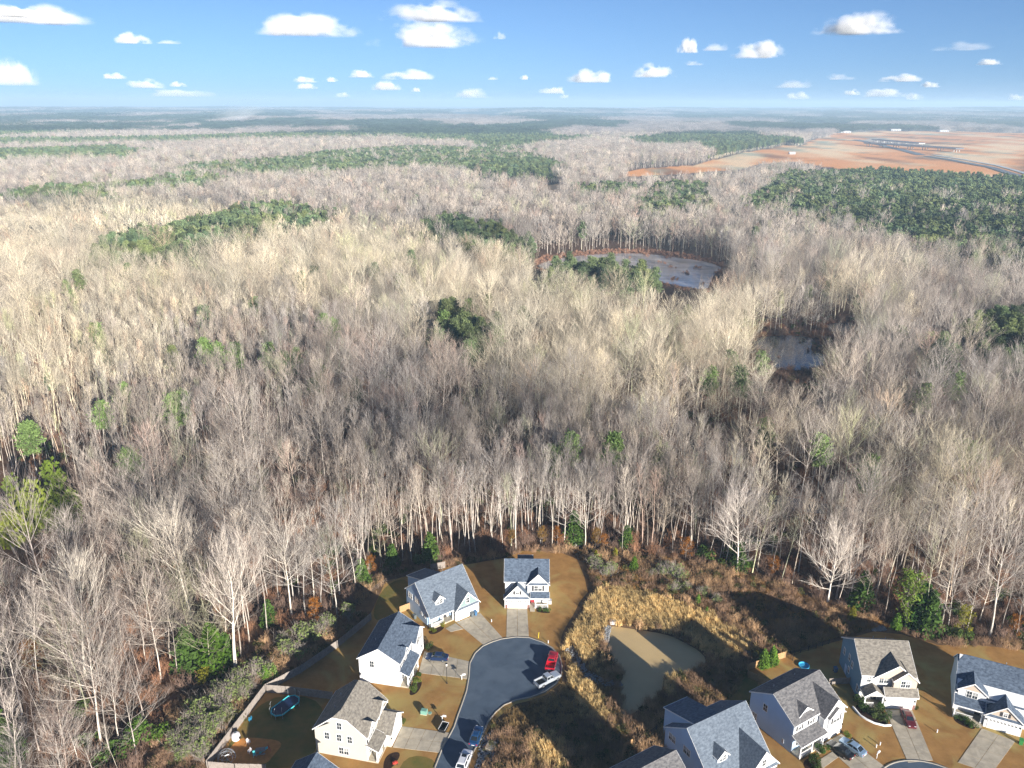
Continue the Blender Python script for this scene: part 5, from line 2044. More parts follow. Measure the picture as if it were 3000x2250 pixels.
for v in bm.verts:
    w = 1 + .18 * math.sin(v.co.x * 3 + 1) * math.cos(v.co.y * 4) + .1 * math.sin(v.co.z * 7)
    v.co = Vector((v.co.x * 1.3 * w, v.co.y * .8 * w, max(-.3, v.co.z * .7 * w)))
me = bpy.data.meshes.new('boulder')
bm.to_mesh(me); bm.free()
me.materials.append(mat('pale_rock', (.62, .60, .56), rough=.9, noise=(2, .3)))
bo = bpy.data.objects.new('rock', me); COL.objects.link(bo); bo.parent = t

# planting beds
MULCH = [[(1256, 1845), (1290, 1826), (1306, 1838), (1278, 1858), (1256, 1858)], [(1200, 2022), (1215, 1985), (1240, 1995), (1225, 2030), (1200, 2040)],
         [(2500, 2060), (2560, 2072), (2592, 2080), (2608, 2126), (2560, 2118), (2520, 2098)], [(2790, 2098), (2860, 2128), (2852, 2140), (2800, 2118)],
         [(2345, 2235), (2380, 2215), (2405, 2240), (2380, 2275)], [(1572, 1786), (1612, 1790), (1610, 1798), (1570, 1793)], [(1128, 2214), (1165, 2200), (1175, 2215), (1140, 2260), (1120, 2262)]]
for q in MULCH: sheet('planting_bed', smooth_poly(poly(q), 2), .022, m_mulch)
cb = poly([(2498, 2072), (2520, 2098), (2540, 2110), (2562, 2120), (2590, 2127), (2610, 2126)])
o = ribbon('bed_edging', cb, .3, 0, .3, m_trim, kind=None)
tag(o, 'curved white stone edging round the shrub bed of the slate blue house', 'bed edging')

# ================================================================== PLANTS BY THE HOUSES
rgp = np.random.default_rng(91)
GREYGREEN, BRIGHT, DEEP, PINEG, OCHRE, RUST, YELLOW = (2.1, 2.65, 1.8), (1.2, 2.2, .55), (.62, 1.15, .45), (.95, 1.65, .65), (2.6, 1.5, .6), (2.9, 1.15, .35), (2.3, 2.2, .45)
BUSH = {}


def plant_kit(kind):
    if kind in BUSH: return BUSH[kind]
    L = []
    for k in range(4):
        sd = 500 + hash(kind) % 1 + len(BUSH) * 10 + k
        if kind == 'round': tr, lf = bush(sd, 1.0, 1.7, 900, .10)
        elif kind == 'cone': tr, lf = bush(sd, 1.0, 3.2, 1500, .13, 5, True)
        elif kind == 'fan':
            s = twiggy(sd, .8, 2.0, 70, .016)
            tr, lf = bush(sd, .9, 1.9, 520, .09)
            tr.a += s.a; tr.b += s.b; tr.r += s.r; tr.s += s.s
        else:  # leafy tree
            tr, cr, tw = bare_tree(sd, H=6, first=.25, spread=.3, n1=14, n2=5, n3=3, ang=55, up=.3, rt=.09, twig=.012)
            P = np.array(cr.b + tw.b)
            tr.a += cr.a; tr.b += cr.b; tr.r += cr.r; tr.s += cr.s
            rg = np.random.default_rng(sd)
            C = P[rg.integers(0, len(P), 1500)] + rg.normal(0, .18, (1500, 3))
            lf = leaf_cards(rg, C, .10)
        a = tr.mesh(3)
        L.append((fast_mesh('plant_stems', *a, mo_twig, link=False).data, fast_mesh('plant_foliage', *lf, mo_leaf, link=False).data))
    BUSH[kind] = L
    return L


def plant(name, kind, label, cat, px, py, size, tone, group=None, zs=1.0, xy=None):
    x, y = xy if xy is not None else at(px, py)
    s = size * rgp.uniform(.88, 1.12)
    t = thing(name, label, cat, (x, y, 0), rgp.uniform(0, 6.28), group)
    t.scale = (s, s, s * zs)
    me = plant_kit(kind)[rgp.integers(0, 4)]
    for nm, m_ in (('trunk' if kind in ('cone', 'tree') else 'stems', me[0]), ('crown' if kind in ('cone', 'tree') else 'foliage', me[1])):
        o = bpy.data.objects.new(nm, m_)
        COL.objects.link(o)
        o.parent = t
        v = rgp.uniform(.85, 1.15)
        o.color = (tone[0] * v, tone[1] * v, tone[2] * v, 1) if m_ is me[1] else (.9, .85, .8, 1)
    return t


# grey-green shrubs of the brush strip on the left
GL = 'grey-green shrubs in the brush strip along the stockade fence'
for px, py, s in ((640, 2040), (668, 2058), (690, 2030), (710, 2050), (640, 2085), (660, 2110), (618, 2075), (600, 2110), (625, 2130), (590, 2150), (610, 2170), (640, 2150), (585, 2190),
                  (560, 2215), (600, 2225), (545, 2170), (560, 2130), (735, 2020), (755, 1990), (790, 1985), (700, 2000), (830, 1895), (880, 1885), (905, 1865), (870, 1925), (935, 1868), (960, 1845), (1020, 1815), (840, 1925), (580, 2080), (535, 2225), (520, 2190)) and \
        [(a, b, rgp.uniform(1.3, 2.1)) for a, b in ((640, 2040), (668, 2058), (690, 2030), (710, 2050), (640, 2085), (660, 2110), (618, 2075), (600, 2110), (625, 2130), (590, 2150), (610, 2170), (640, 2150), (585, 2190),
         (560, 2215), (600, 2225), (545, 2170), (560, 2130), (735, 2020), (755, 1990), (790, 1985), (700, 2000), (830, 1895), (880, 1885), (905, 1865), (870, 1925), (935, 1868), (960, 1845), (1020, 1815), (840, 1925), (580, 2080), (535, 2225), (520, 2190))]:
    plant('shrub', 'fan', 'feathery grey-green shrub in the brush strip outside the stockade fence', 'shrub', px, py, s, GREYGREEN, GL)
GR = 'grey-green shrubs in the brush north of the pond'
for px, py, s in ((1738, 1660, 1.5), (1752, 1672, 1.6), (1775, 1690, 1.4), (1790, 1680, 1.5), (1938, 1690, 1.6), (1968, 1690, 1.8), (1990, 1700, 1.7), (1975, 1732, 1.3), (1945, 1670, 1.2), (2055, 1745, 1.0), (2070, 1742, 1.1), (2095, 1765, 1.2), (2010, 1725, 1.0), (1912, 1690, 1.0)):
    plant('shrub', 'fan', 'pale grey-green shrub in the brown brush north of the pond', 'shrub', px, py, s, GREYGREEN, GR)
for px, py, s, lb in ((780, 1998, 1.5, 'bright green sapling in the brush strip nearest the fence corner'), (803, 1985, 1.2, 'smaller bright green sapling beside the fence corner brush'),
                      (590, 2200, 1.0, 'bright lime sapling low in the left brush strip'), (1857, 1672, 1.5, 'bright green sapling in the brush behind the pond'), (2044, 1770, 1.0, 'bright green upright sapling among the brown brush'),
                      (2070, 1800, .8, 'small lime sapling right of the golden grass'), (1745, 1640, 1.2, 'yellow-green sapling near the lawn edge'), (1802, 1640, 1.4, 'yellow-green sapling left of the white stones'),
                      (2236, 1952, 1.7, 'left of the two bright green evergreens behind the board fence'), (2262, 1944, 1.8, 'right of the two bright green evergreens behind the board fence'),
                      (2495, 1815, 1.4, 'yellowish sapling at the forest edge above the slate blue house'), (2625, 1840, 1.5, 'lime sapling by the stones above the slate blue house')):
    plant('sapling', 'cone', lb, 'sapling', px, py, s * .8, BRIGHT if 'yellow' not in lb else YELLOW)
# evergreens at the forest edge
for px, py, s, kd, tn, lb in ((630, 1960, 3.2, 'cone', (.75, 1.45, .3), 'big bright green evergreen left of the white sycamore'), (668, 1946, 2.6, 'cone', (.55, 1.1, .3), 'darker evergreen right behind the bright one by the white sycamore'),
                              (600, 2000, 1.8, 'round', YELLOW, 'yellow-green bush under the bright evergreen'), (555, 1960, 3.0, 'cone', DEEP, 'shaded evergreen among the bare trees on the left'),
                              (790, 1830, 2.0, 'cone', DEEP, 'dark evergreen at the edge left of the rust beech'), (1062, 1712, 2.2, 'cone', PINEG, 'green cedar at the forest edge by the rail fence corner'),
                              (1150, 1662, 2.0, 'cone', DEEP, 'dark cedar behind the rail fence'), (1262, 1644, 2.3, 'cone', PINEG, 'green cedar behind the pale blue cape house'), (1225, 1655, 1.7, 'round', DEEP, 'dark bush at the wood edge behind the cape house'),
                              (1680, 1590, 2.6, 'cone', DEEP, 'dark green holly behind the pale boulder'), (1835, 1605, 2.2, 'cone', PINEG, 'green cedar at the wood edge right of the boulder'),
                              (2160, 1670, 2.4, 'cone', DEEP, 'green cedar right of the tall bare edge tree'), (2185, 1665, 2.0, 'round', PINEG, 'green bush beside the tall bare edge tree'), (2065, 1640, 1.9, 'round', DEEP, 'green bush left of the tall bare edge tree'),
                              (2690, 1838, 3.6, 'cone', (.4, .95, .38), 'tall dark green cedar above the slate blue house'), (2712, 1850, 3.0, 'cone', DEEP, 'second dark cedar right of the tall cedar'), (2650, 1842, 2.2, 'tree', (1.3, 1.9, .6), 'light green willowy tree left of the tall cedar'),
                              (2520, 1780, 2.6, 'cone', DEEP, 'dark evergreen among the edge trees above the pond brush'), (395, 2190, 2.4, 'round', (.8, 1.5, .5), 'green understorey bush among the bottom left trees'),
                              (330, 2230, 2.2, 'round', (.7, 1.3, .5), 'green undergrowth clump in the bottom left wood'), (470, 2170, 1.6, 'round', (.9, 1.6, .4), 'lime undergrowth at the bottom left wood edge'), (20, 2230, 3.0, 'cone', (.7, 1.4, .3), 'evergreen in the bottom left corner')):
    plant('evergreen_tree' if kd != 'round' else 'shrub', kd, lb, 'tree' if kd != 'round' else 'shrub', px, py, s, tn)
# beeches that kept their leaves
for px, py, s, tn, lb in ((925, 1830, 1.0, RUST, 'rust orange beech holding its leaves at the forest edge'), (1588, 1598, .95, OCHRE, 'ochre beech behind the white house'), (1632, 1600, .8, RUST, 'rust beech left of the pale boulder'), (1745, 1607, .9, OCHRE, 'ochre beech right of the pale boulder'),
                          (2008, 1640, .9, RUST, 'orange beech at the edge above the pond brush'), (2262, 1690, .9, RUST, 'rust beech among the edge trees on the right'), (1085, 1690, .8, RUST, 'reddish beech by the rail fence corner'), (2818, 1862, 1.1, YELLOW, 'yellow leafed young tree at the right forest edge'),
                          (1770, 1612, .7, RUST, 'small rust beech beside the green cedar'), (100, 1985, 1.3, RUST, 'rust beech under the bare trees at the far left'), (1500, 1600, .8, OCHRE, 'ochre beech behind the roof of the white house'), (2965, 1872, .8, RUST, 'rust shrubby beech at the right edge')):
    plant('beech_tree', 'tree', lb, 'tree', px, py, s, tn)
# foundation shrubs
for px, py, s, tn, lb in ((1582, 1790, .55, DEEP, 'round green shrub left of two before the white house porch'), (1600, 1792, .55, DEEP, 'round green shrub right of two before the white house porch'),
                          (1298, 1834, .6, YELLOW, 'yellow shrub in the bed of the pale blue cape house'), (1268, 1850, .55, (1.3, 1.5, .4), 'yellow-green shrub at the front of the cape house bed'),
                          (1222, 2000, .7, (1.4, 1.7, .6), 'spiky yellow-green shrub by the porch of the white house'), (1214, 2022, .7, (1.0, 1.5, .5), 'green shrub at the porch corner of the white house'), (1228, 1980, .5, DEEP, 'dark shrub beside the porch of the white house'),
                          (1256, 1902, .8, (.6, .9, .4), 'green bush at the garage corner beside the navy sedan'), (2520, 2062, 1.0, DEEP, 'leafy shrub left of the slate blue house porch'), (2532, 2080, 1.0, DEEP, 'shrub in the corner of the white edged bed'), (2552, 2092, .9, (.8, 1.1, .6), 'middle shrub of the white edged bed'),
                          (2574, 2102, .9, (.8, 1.1, .6), 'right shrub of the white edged bed'), (2595, 2110, .8, (.6, 1.0, .5), 'rightmost shrub of the white edged bed'), (2578, 2076, .9, DEEP, 'upright shrub beside the porch steps of the slate blue house'), (2682, 2076, .6, (.8, .9, .4), 'shrub by the garage corner of the slate blue house'),
                          (2380, 2232, .9, (.55, .9, .4), 'leafy shrub before the porch of the pale blue two-storey house'), (2395, 2252, .8, (.6, 1.0, .4), 'lower shrub before the porch of the pale blue two-storey house'), (2412, 2200, .7, (.6, 1.2, .4), 'small green palm-like shrub beside the porch steps'),
                          (2480, 2158, .6, (1.2, 1.6, .4), 'lime shrub at the garage corner of the pale blue two-storey house'), (2808, 2108, .6, DEEP, 'left shrub before the porch of the grey house'), (2832, 2120, .7, DEEP, 'middle shrub before the porch of the grey house'), (2850, 2130, .7, DEEP, 'right shrub before the porch of the grey house'),
                          (1180, 2120, .6, (.9, 1.2, .5), 'green shrub at the garage corner of the beige house')):
    plant('shrub', 'round', lb, 'shrub', px, py, s, tn)

# loners: evergreens inside the wood (crowns surveyed)
for px, py, s, tn, lb in ((165, 1440, 4.4, (.75, 1.45, .45), 'tallest bright evergreen in the clump at the left edge'), (195, 1475, 3.6, (.65, 1.25, .4), 'right-hand evergreen of the clump at the left edge'), (120, 1475, 3.8, (.8, 1.4, .5), 'middle evergreen of the clump at the left edge'),
                          (75, 1490, 4.0, (.9, 1.5, .5), 'yellowish evergreen in the clump at the left edge'), (20, 1520, 4.0, (.95, 1.5, .5), 'lowest evergreen of the left clump cut by the picture edge'), (45, 1455, 3.8, (.7, 1.3, .45), 'rear evergreen of the clump at the left edge')):
    x, y = at(px, py, 10.0)
    plant('evergreen_tree', 'round', lb, 'tree', px, py, s, (tn[0] * 1.9, tn[1] * 1.4, tn[2] * 1.2), zs=2.1, xy=(x, y))
LONE = [(210, 725), (545, 665), (510, 755), (450, 780), (720, 715), (580, 765), (255, 858), (375, 875), (215, 912), (62, 940), (2060, 830), (1205, 1000), (1430, 985), (700, 712), (395, 870), (1530, 820), (1650, 790), (2005, 740), (1220, 995), (280, 1000), (1660, 925), (870, 610), (1690, 560), (1075, 740), (960, 700), (2100, 980), (1780, 980), (1885, 1010), (1320, 1000), (470, 770)]
for k, (px, py) in enumerate(LONE):
    x, y = at(px * D, py * D, 15.0)
    t = thing('pine_tree', 'lone green pine rising out of the leafless wood', 'tree', (x, y, 0), rgp.uniform(0, 6.28), 'lone pines in the bare wood')
    s = rgp.uniform(.85, 1.0)
    t.scale = (s * 1.2, s * 1.2, s * 1.08)
    tr, cr = parts_pine[k % 5]
    for nm, me in (('trunk', tr), ('crown', cr)):
        o = bpy.data.objects.new(nm, me)
        COL.objects.link(o)
        o.parent = t
        o.color = (1.5, 1.65, 1.0, 1) if nm == 'crown' else (1, .95, .9, 1)

# landmark bare trees
def landmark(label, px, py, seed, tone, **sp):
    x, y = at(px, py)
    t = thing('bare_tree', label, 'tree', (x, y, 0), 0)
    tr, cr, tw = bare_tree(seed, **sp)
    for nm, (V, F, M), k in (('trunk', combine([(*tr.mesh(8), 0)]), 1.1), ('crown', combine([(*cr.mesh(3), 0), (*tw.mesh(3), 1)]), 1.05)):
        o = fast_mesh(nm, V, F, [mo_bark, mo_twig], M, smooth=nm == 'trunk')
        o.parent = t
        o.color = (tone[0] * k, tone[1] * k, tone[2] * k, 1)
landmark('tall white barked sycamore with forked crown at the forest edge beside the bright evergreen', 690, 1962, 801, (1.12, 1.06, 1.0), H=25, first=.40, spread=.42, n1=20, n2=8, n3=7, ang=50, up=.75, rt=.42, twig=.02)
landmark('wide fan shaped bare tree at the forest edge above the pond brush', 2157, 1678, 802, (1.2, 1.15, 1.12), H=19, first=.22, spread=.46, n1=26, n2=8, n3=8, ang=62, up=.45, rt=.27, twig=.018)
landmark('broad bare tree with yellow leaves at its foot above the slate blue house', 2424, 1768, 803, (1.25, 1.2, 1.15), H=18, first=.22, spread=.46, n1=24, n2=8, n3=8, ang=60, up=.5, rt=.26, twig=.018)
landmark('large pale branched bare tree in the lower left wood', 250, 1990, 804, (1.25, 1.2, 1.1), H=24, first=.35, spread=.42, n1=20, n2=8, n3=7, ang=50, up=.6, rt=.32, twig=.018)
landmark('pale forked bare tree right of the left evergreen clump', 560, 1820, 805, (1.3, 1.25, 1.15), H=24, first=.40, spread=.40, n1=20, n2=8, n3=7, ang=46, up=.7, rt=.30, twig=.018)

# ------------------------------------------------------------------ ground cover (nobody could count it)
def zone_points(polys, step, seed):
    P = []
    for q in polys:
        lo, hi = q.min(0), q.max(0)
        g = jitter_grid(lo[0], hi[0], lo[1], hi[1], step, seed)
        P.append(g[inside(q, g)])
    return np.vstack(P)


ISLAND = [poly(q) for q in ([(1660, 1885), (1645, 1905), (1662, 1950), (1655, 1990), (1630, 2030), (1560, 2060), (1490, 2085), (1450, 2120), (1425, 2170), (1410, 2215), (1390, 2300), (2000, 2330), (2040, 2230), (2100, 2110), (2185, 1970), (2195, 1935), (2250, 1925), (2330, 1900), (2430, 1872), (2560, 1838), (2610, 1838),
    (2536, 1806), (2424, 1772), (2296, 1720), (2233, 1698), (2157, 1682), (2075, 1657), (2018, 1647), (1957, 1642), (1872, 1630), (1806, 1617), (1670, 1610), (1715, 1645), (1735, 1700), (1745, 1735), (1722, 1770), (1700, 1810), (1672, 1850)],)]
STRIP = [poly(q) for q in ([(430, 2300), (430, 2250), (450, 2211), (497, 2078), (540, 2035), (689, 1958), (749, 1915), (804, 1838), (850, 1850), (905, 1829), (988, 1810), (1046, 1760), (1078, 1716), (1118, 1690), (1125, 1705), (1060, 1755), (1005, 1800), (1080, 1800), (1025, 1850), (980, 1890), (875, 1962), (770, 2020), (675, 2145), (600, 2250), (560, 2310)],
                           [(2640, 1842), (2728, 1872), (2792, 1884), (2912, 1875), (2990, 1889), (3060, 1897), (3060, 1915), (2900, 1893), (2780, 1892), (2660, 1862)],
                           [(1118, 1682), (1150, 1668), (1277, 1650), (1378, 1640), (1483, 1628), (1530, 1611), (1660, 1608), (1680, 1625), (1531, 1616), (1483, 1634), (1380, 1650), (1290, 1660), (1140, 1690)])]
gold_zone = [poly(q) for q in ([(1640, 1895), (1668, 1840), (1700, 1795), (1735, 1755), (1800, 1748), (1870, 1752), (1960, 1785), (2070, 1832), (2150, 1875), (2195, 1905), (2150, 1940), (2090, 1928), (2055, 1895), (2004, 1868), (1953, 1848), (1877, 1836), (1826, 1828), (1780, 1825), (1758, 1850), (1760, 1890), (1750, 1925), (1740, 1960), (1700, 1935), (1668, 1925)], [(1700, 1765), (1735, 1735), (1850, 1725), (1960, 1760), (2080, 1810), (2170, 1860), (2215, 1900), (2170, 1900), (2070, 1835), (1960, 1790), (1860, 1755), (1740, 1760)],
                               [(1668, 1985), (1715, 2000), (1760, 2050), (1790, 2108), (1745, 2120), (1700, 2065), (1672, 2020)], [(1555, 2180), (1610, 2150), (1650, 2180), (1640, 2250), (1560, 2270)], [(1938, 1968), (1975, 1985), (1980, 2030), (1945, 2040)], [(1650, 1930), (1680, 1960), (1680, 1990), (1648, 1985)])]
kg = []
for k in range(4):
    V, F = tuft(600 + k, 60, 1.15, .55, .035)
    kg.append(fast_mesh('tuft_kit_%d' % k, V, F, mi_grass, link=False))
kg_col = kit('tuft_kit', kg)
kb = []
for k in range(4):
    s = twiggy(620 + k, 1.1, 1.5, 70, .018)
    kb.append(fast_mesh('brush_kit_%d' % k, *s.mesh(3), mi_twig, link=False))
for k in range(3):
    tr, lf = bush(640 + k, .8, 1.0, 260, .10)
    V, F, M = combine([(*tr.mesh(3), 0), (*lf, 1)])
    kb.append(fast_mesh('brush_kit_%d' % (4 + k), V, F, [mi_twig, mi_leaf], M, link=False))
kb_col = kit('brush_kit', kb)

POND_BIG = POND.mean(0) + (POND - POND.mean(0)) * 1.02


def grass_cover():
    q = zone_points(ISLAND, .85, 5)
    q = q[~inside(POND, q)]
    q = q[~in_any([poly(p) for p in ([(1408, 2160), (1445, 2140), (1462, 2165), (1452, 2210), (1440, 2250), (1400, 2290), (1385, 2270), (1398, 2230)], [(1655, 1900), (1675, 1890), (1700, 1925), (1722, 1962), (1770, 1990), (1825, 2000), (1822, 2015), (1760, 2010), (1712, 1985), (1680, 1950)])], q)]
    rg = np.random.default_rng(6)
    g = in_any(gold_zone, q + rg.normal(0, .8, q.shape))
    n1 = fbm(q[:, 0], q[:, 1], 14, 71, 3)
    north = q[:, 1] > POND[:, 1].max() - 2
    m = len(q)
    tn = np.where(g[:, None], np.array([1.75, 1.60, 1.25]), np.where(north[:, None], np.array([1.05, .76, .48]), np.array([.80, .66, .48])))
    tn = tn * (1 + .3 * n1[:, None]) * rg.uniform(.75, 1.25, (m, 1))
    hz = np.where(g, 1.15, .8) * rg.uniform(.7, 1.25, m) * (1 + .25 * n1)
    edge = np.minimum(1, .3 + np.hypot(q[:, 0] - at(1512, 1960)[0], q[:, 1] - at(1512, 1960)[1]) / 40)
    keep = (rg.uniform(0, 1, m) < np.where(g, 1, .72))
    q, tn, hz, n1 = q[keep], tn[keep], hz[keep], n1[keep]
    m = len(q)
    scatter('tall_dry_grass', kg_col, np.column_stack([q, np.zeros(m) - .05]), rg.uniform(0, 6.28, m), np.stack([np.ones(m), np.ones(m), hz], 1), rg.integers(0, 4, m), tn,
            'tall dry golden grass ringing the muddy pond', 'grass')
    # brush
    b = np.vstack([zone_points(ISLAND, 1.5, 8), zone_points(STRIP, 1.15, 9)])
    b = b[~inside(POND_BIG, b)]
    g = in_any(gold_zone, b)
    cul = np.hypot(b[:, 0] - at(1530, 1960)[0], b[:, 1] - at(1530, 1960)[1]) < 17
    b = b[~g & ~cul]
    m = len(b)
    n2 = fbm(b[:, 0], b[:, 1], 18, 72, 3)
    tb = np.where((n2 > .1)[:, None], np.array([1.1, .78, .48]), np.array([.80, .56, .38])) * rg.uniform(.7, 1.35, (m, 1))
    gi = rg.uniform(0, 1, m)
    leafy = gi < .2
    tb[leafy] = np.array([1.1, 1.1, .7]) * rg.uniform(.7, 1.3, (leafy.sum(), 1))
    idx = np.where(leafy, rg.integers(4, 7, m), rg.integers(0, 4, m))
    s = rg.uniform(.6, 1.3, m) * (1 + .3 * n2)
    scatter('brush', kb_col, np.column_stack([b, np.zeros(m) - .05]), rg.uniform(0, 6.28, m), s, idx, tb, 'tangled brown brush between the houses and the wood', 'undergrowth')
    # wet ground of the marshes: low reddish clumps and dead standing poles
    w = np.vstack([jitter_grid(P[:, 0].min(), P[:, 0].max(), P[:, 1].min(), P[:, 1].max(), 2.6, 30 + k)[:4000] for k, P in enumerate(MARSHES)])
    w = w[in_any(MARSHES, w)]
    wet = in_any(WATERS, w)
    nw = fbm(w[:, 0], w[:, 1] * .6, 22, 74, 3)
    w = w[np.where(wet, nw > .62, nw > -.45)]
    m = len(w)
    scatter('marsh_brush', kb_col, np.column_stack([w, tz(w[:, 0], w[:, 1]) - .15]), rg.uniform(0, 6.28, m), rg.uniform(.5, 1.2, m), rg.integers(0, 4, m), np.array([.95, .58, .42]) * rg.uniform(.7, 1.3, (m, 1)),
            'low reddish marsh brush on the wet ground round the pools', 'undergrowth')
    dd = w[rg.uniform(0, 1, m) < .05]
    m = len(dd)
    scatter('dead_marsh_trees', hi_col, np.column_stack([dd, tz(dd[:, 0], dd[:, 1]) - .3]), rg.uniform(0, 6.28, m), np.stack([np.full(m, .5), np.full(m, .5), rg.uniform(.3, .6, m)], 1), np.full(m, 5), np.tile(np.array([1.3, 1.28, 1.25]), (m, 1)),
            'pale dead poles standing in the marsh pools', 'woodland')
    # undergrowth beneath the near wood
    u = jitter_grid(-260, 260, 70, 420, 3.4, 17)
    u = u[in_view(u, 10, 30)]
    u = u[~inside(CLEARING, u)]
    u = u[~in_any(WATERS, u)]
    m = len(u)
    n3 = fbm(u[:, 0], u[:, 1], 45, 73, 3)
    k = rg.uniform(0, 1, m) + .25 * n3
    tu = np.tile(np.array([.56, .41, .34]), (m, 1))
    tu[k > .72] = (.85, .50, .32)
    leafy = k < .06
    tu[leafy] = (.75, 1.15, .5)
    tu *= rg.uniform(.7, 1.3, (m, 1))
    scatter('undergrowth', kb_col, np.column_stack([u, np.zeros(m)]), rg.uniform(0, 6.28, m), rg.uniform(.9, 2.3, m), np.where(leafy, rg.integers(4, 7, m), rg.integers(0, 4, m)), tu,
            'low brown undergrowth on the floor of the leafless wood', 'undergrowth')


grass_cover()

# ------------------------------------------------------------------ far works: motorway and bridges
m_pale = mat('pale_concrete', (.55, .54, .52), rough=.9)
m_far_road = mat('far_asphalt', (.16, .17, .19), rough=.9)


def strip(name, px, w, z, m):
    P = np.array([at(*p) for p in px])
    return P, ribbon(name, P, w, -.5, z, m)


def on_land(px):
    x, y = at(*px)
    for _ in range(3):
        x, y = at(px[0], px[1], float(tz(x, y)))
    return np.array([x, y, float(tz(x, y))])


def far_road(px, w, m, lift=.8):
    A = [on_land(p) for p in px]
    P = []
    for a, b in zip(A[:-1], A[1:]):
        for t in np.linspace(0, 1, 12)[:-1]:
            q = a + (b - a) * t
            P.append((q[0], q[1], max(float(tz(q[0], q[1])), q[2]) + lift))
    P = np.array(P)
    d = np.gradient(P[:, :2], axis=0)
    d /= np.linalg.norm(d, axis=1, keepdims=True)
    nr = np.stack([-d[:, 1], d[:, 0]], 1) * w / 2
    n = len(P)
    V = np.vstack([np.column_stack([P[:, :2] + nr, P[:, 2]]), np.column_stack([P[:, :2] - nr, P[:, 2]])])
    F = np.array([(i, n + i, n + i + 1, i + 1) for i in range(n - 1)])
    o = fast_mesh('motorway', V, F, m)
    o['kind'] = 'structure'


far_road([(3080, 545), (2900, 490), (2700, 455)], 16, m_far_road)
far_road([(3080, 530), (2920, 485), (2720, 452)], 10, m_pale)
far_road([(2560, 405), (2440, 402), (2300, 398)], 14, m_pale)
far_road([(2700, 455), (2600, 430), (2500, 408)], 22, m_far_road)
for k, (a, b, w, lb) in enumerate((((2540, 428), (2810, 446), 26, 'long dark motorway bridge across the orange clearing'), ((2560, 418), (2700, 428), 18, 'shorter pale bridge behind the long dark bridge'))):
    A, B = on_land(a), on_land(b)
    c = (A + B) / 2
    L = np.linalg.norm(B - A)
    t = thing('motorway_bridge', lb, 'bridge', tuple(c), math.atan2(B[1] - A[1], B[0] - A[0]))
    MB().box(-L / 2, L / 2, -w / 2, w / 2, 7.0, 9.0).build('deck', m_pale if k else m_far_road, t)
    for y in (-w / 2 - .3, w / 2 + .02): MB().box(-L / 2, L / 2, y, y + .28, 8.2, 10.2).build('parapet', m_pale, t)
    for x in np.linspace(-L / 2 + 8, L / 2 - 8, 7):
        m = MB()
        for y in (-w / 3, 0, w / 3): m.cyl(x, y, -3, 6.9, .9, 8)
        m.build('pier', m_pale, t)
m_shed = mat('pale_metal_cladding', (.42, .43, .45), rough=.6)
for px, py, w, d, hh, lb in ((1398, 372, 120, 60, 10, 'long pale warehouse far off in the haze near the centre'), (1350, 380, 70, 40, 9, 'pale distant building left of the long warehouse'), (2470, 388, 50, 30, 6, 'pale distant shed left of the orange clearing'), (2620, 383, 44, 26, 6, 'white roofed building behind the orange clearing'), (2760, 386, 40, 26, 6, 'white roofed shed far right behind the clearing'), (2320, 452, 14, 6, 3, 'site cabin row in front of the orange embankment')):
    A = on_land((px, py))
    t = thing('warehouse', lb, 'building', tuple(A), R(8))
    MB().box(-w / 2, w / 2, -d / 2, d / 2, -4, hh).build('wall', m_shed, t)
    MB().prism([(-d / 2 - .6, hh + .05), (d / 2 + .6, hh + .05), (0, hh + 2.5)], 'x', -w / 2 - .6, w / 2 + .6).build('roof', m_pipe, t)
    for i in range(4): MB().box(-w / 2 + w * (i + .3) / 4, -w / 2 + w * (i + .7) / 4, -d / 2 - .1, -d / 2 - .003, 0, hh * .6).build('loading_door', m_far_road, t)

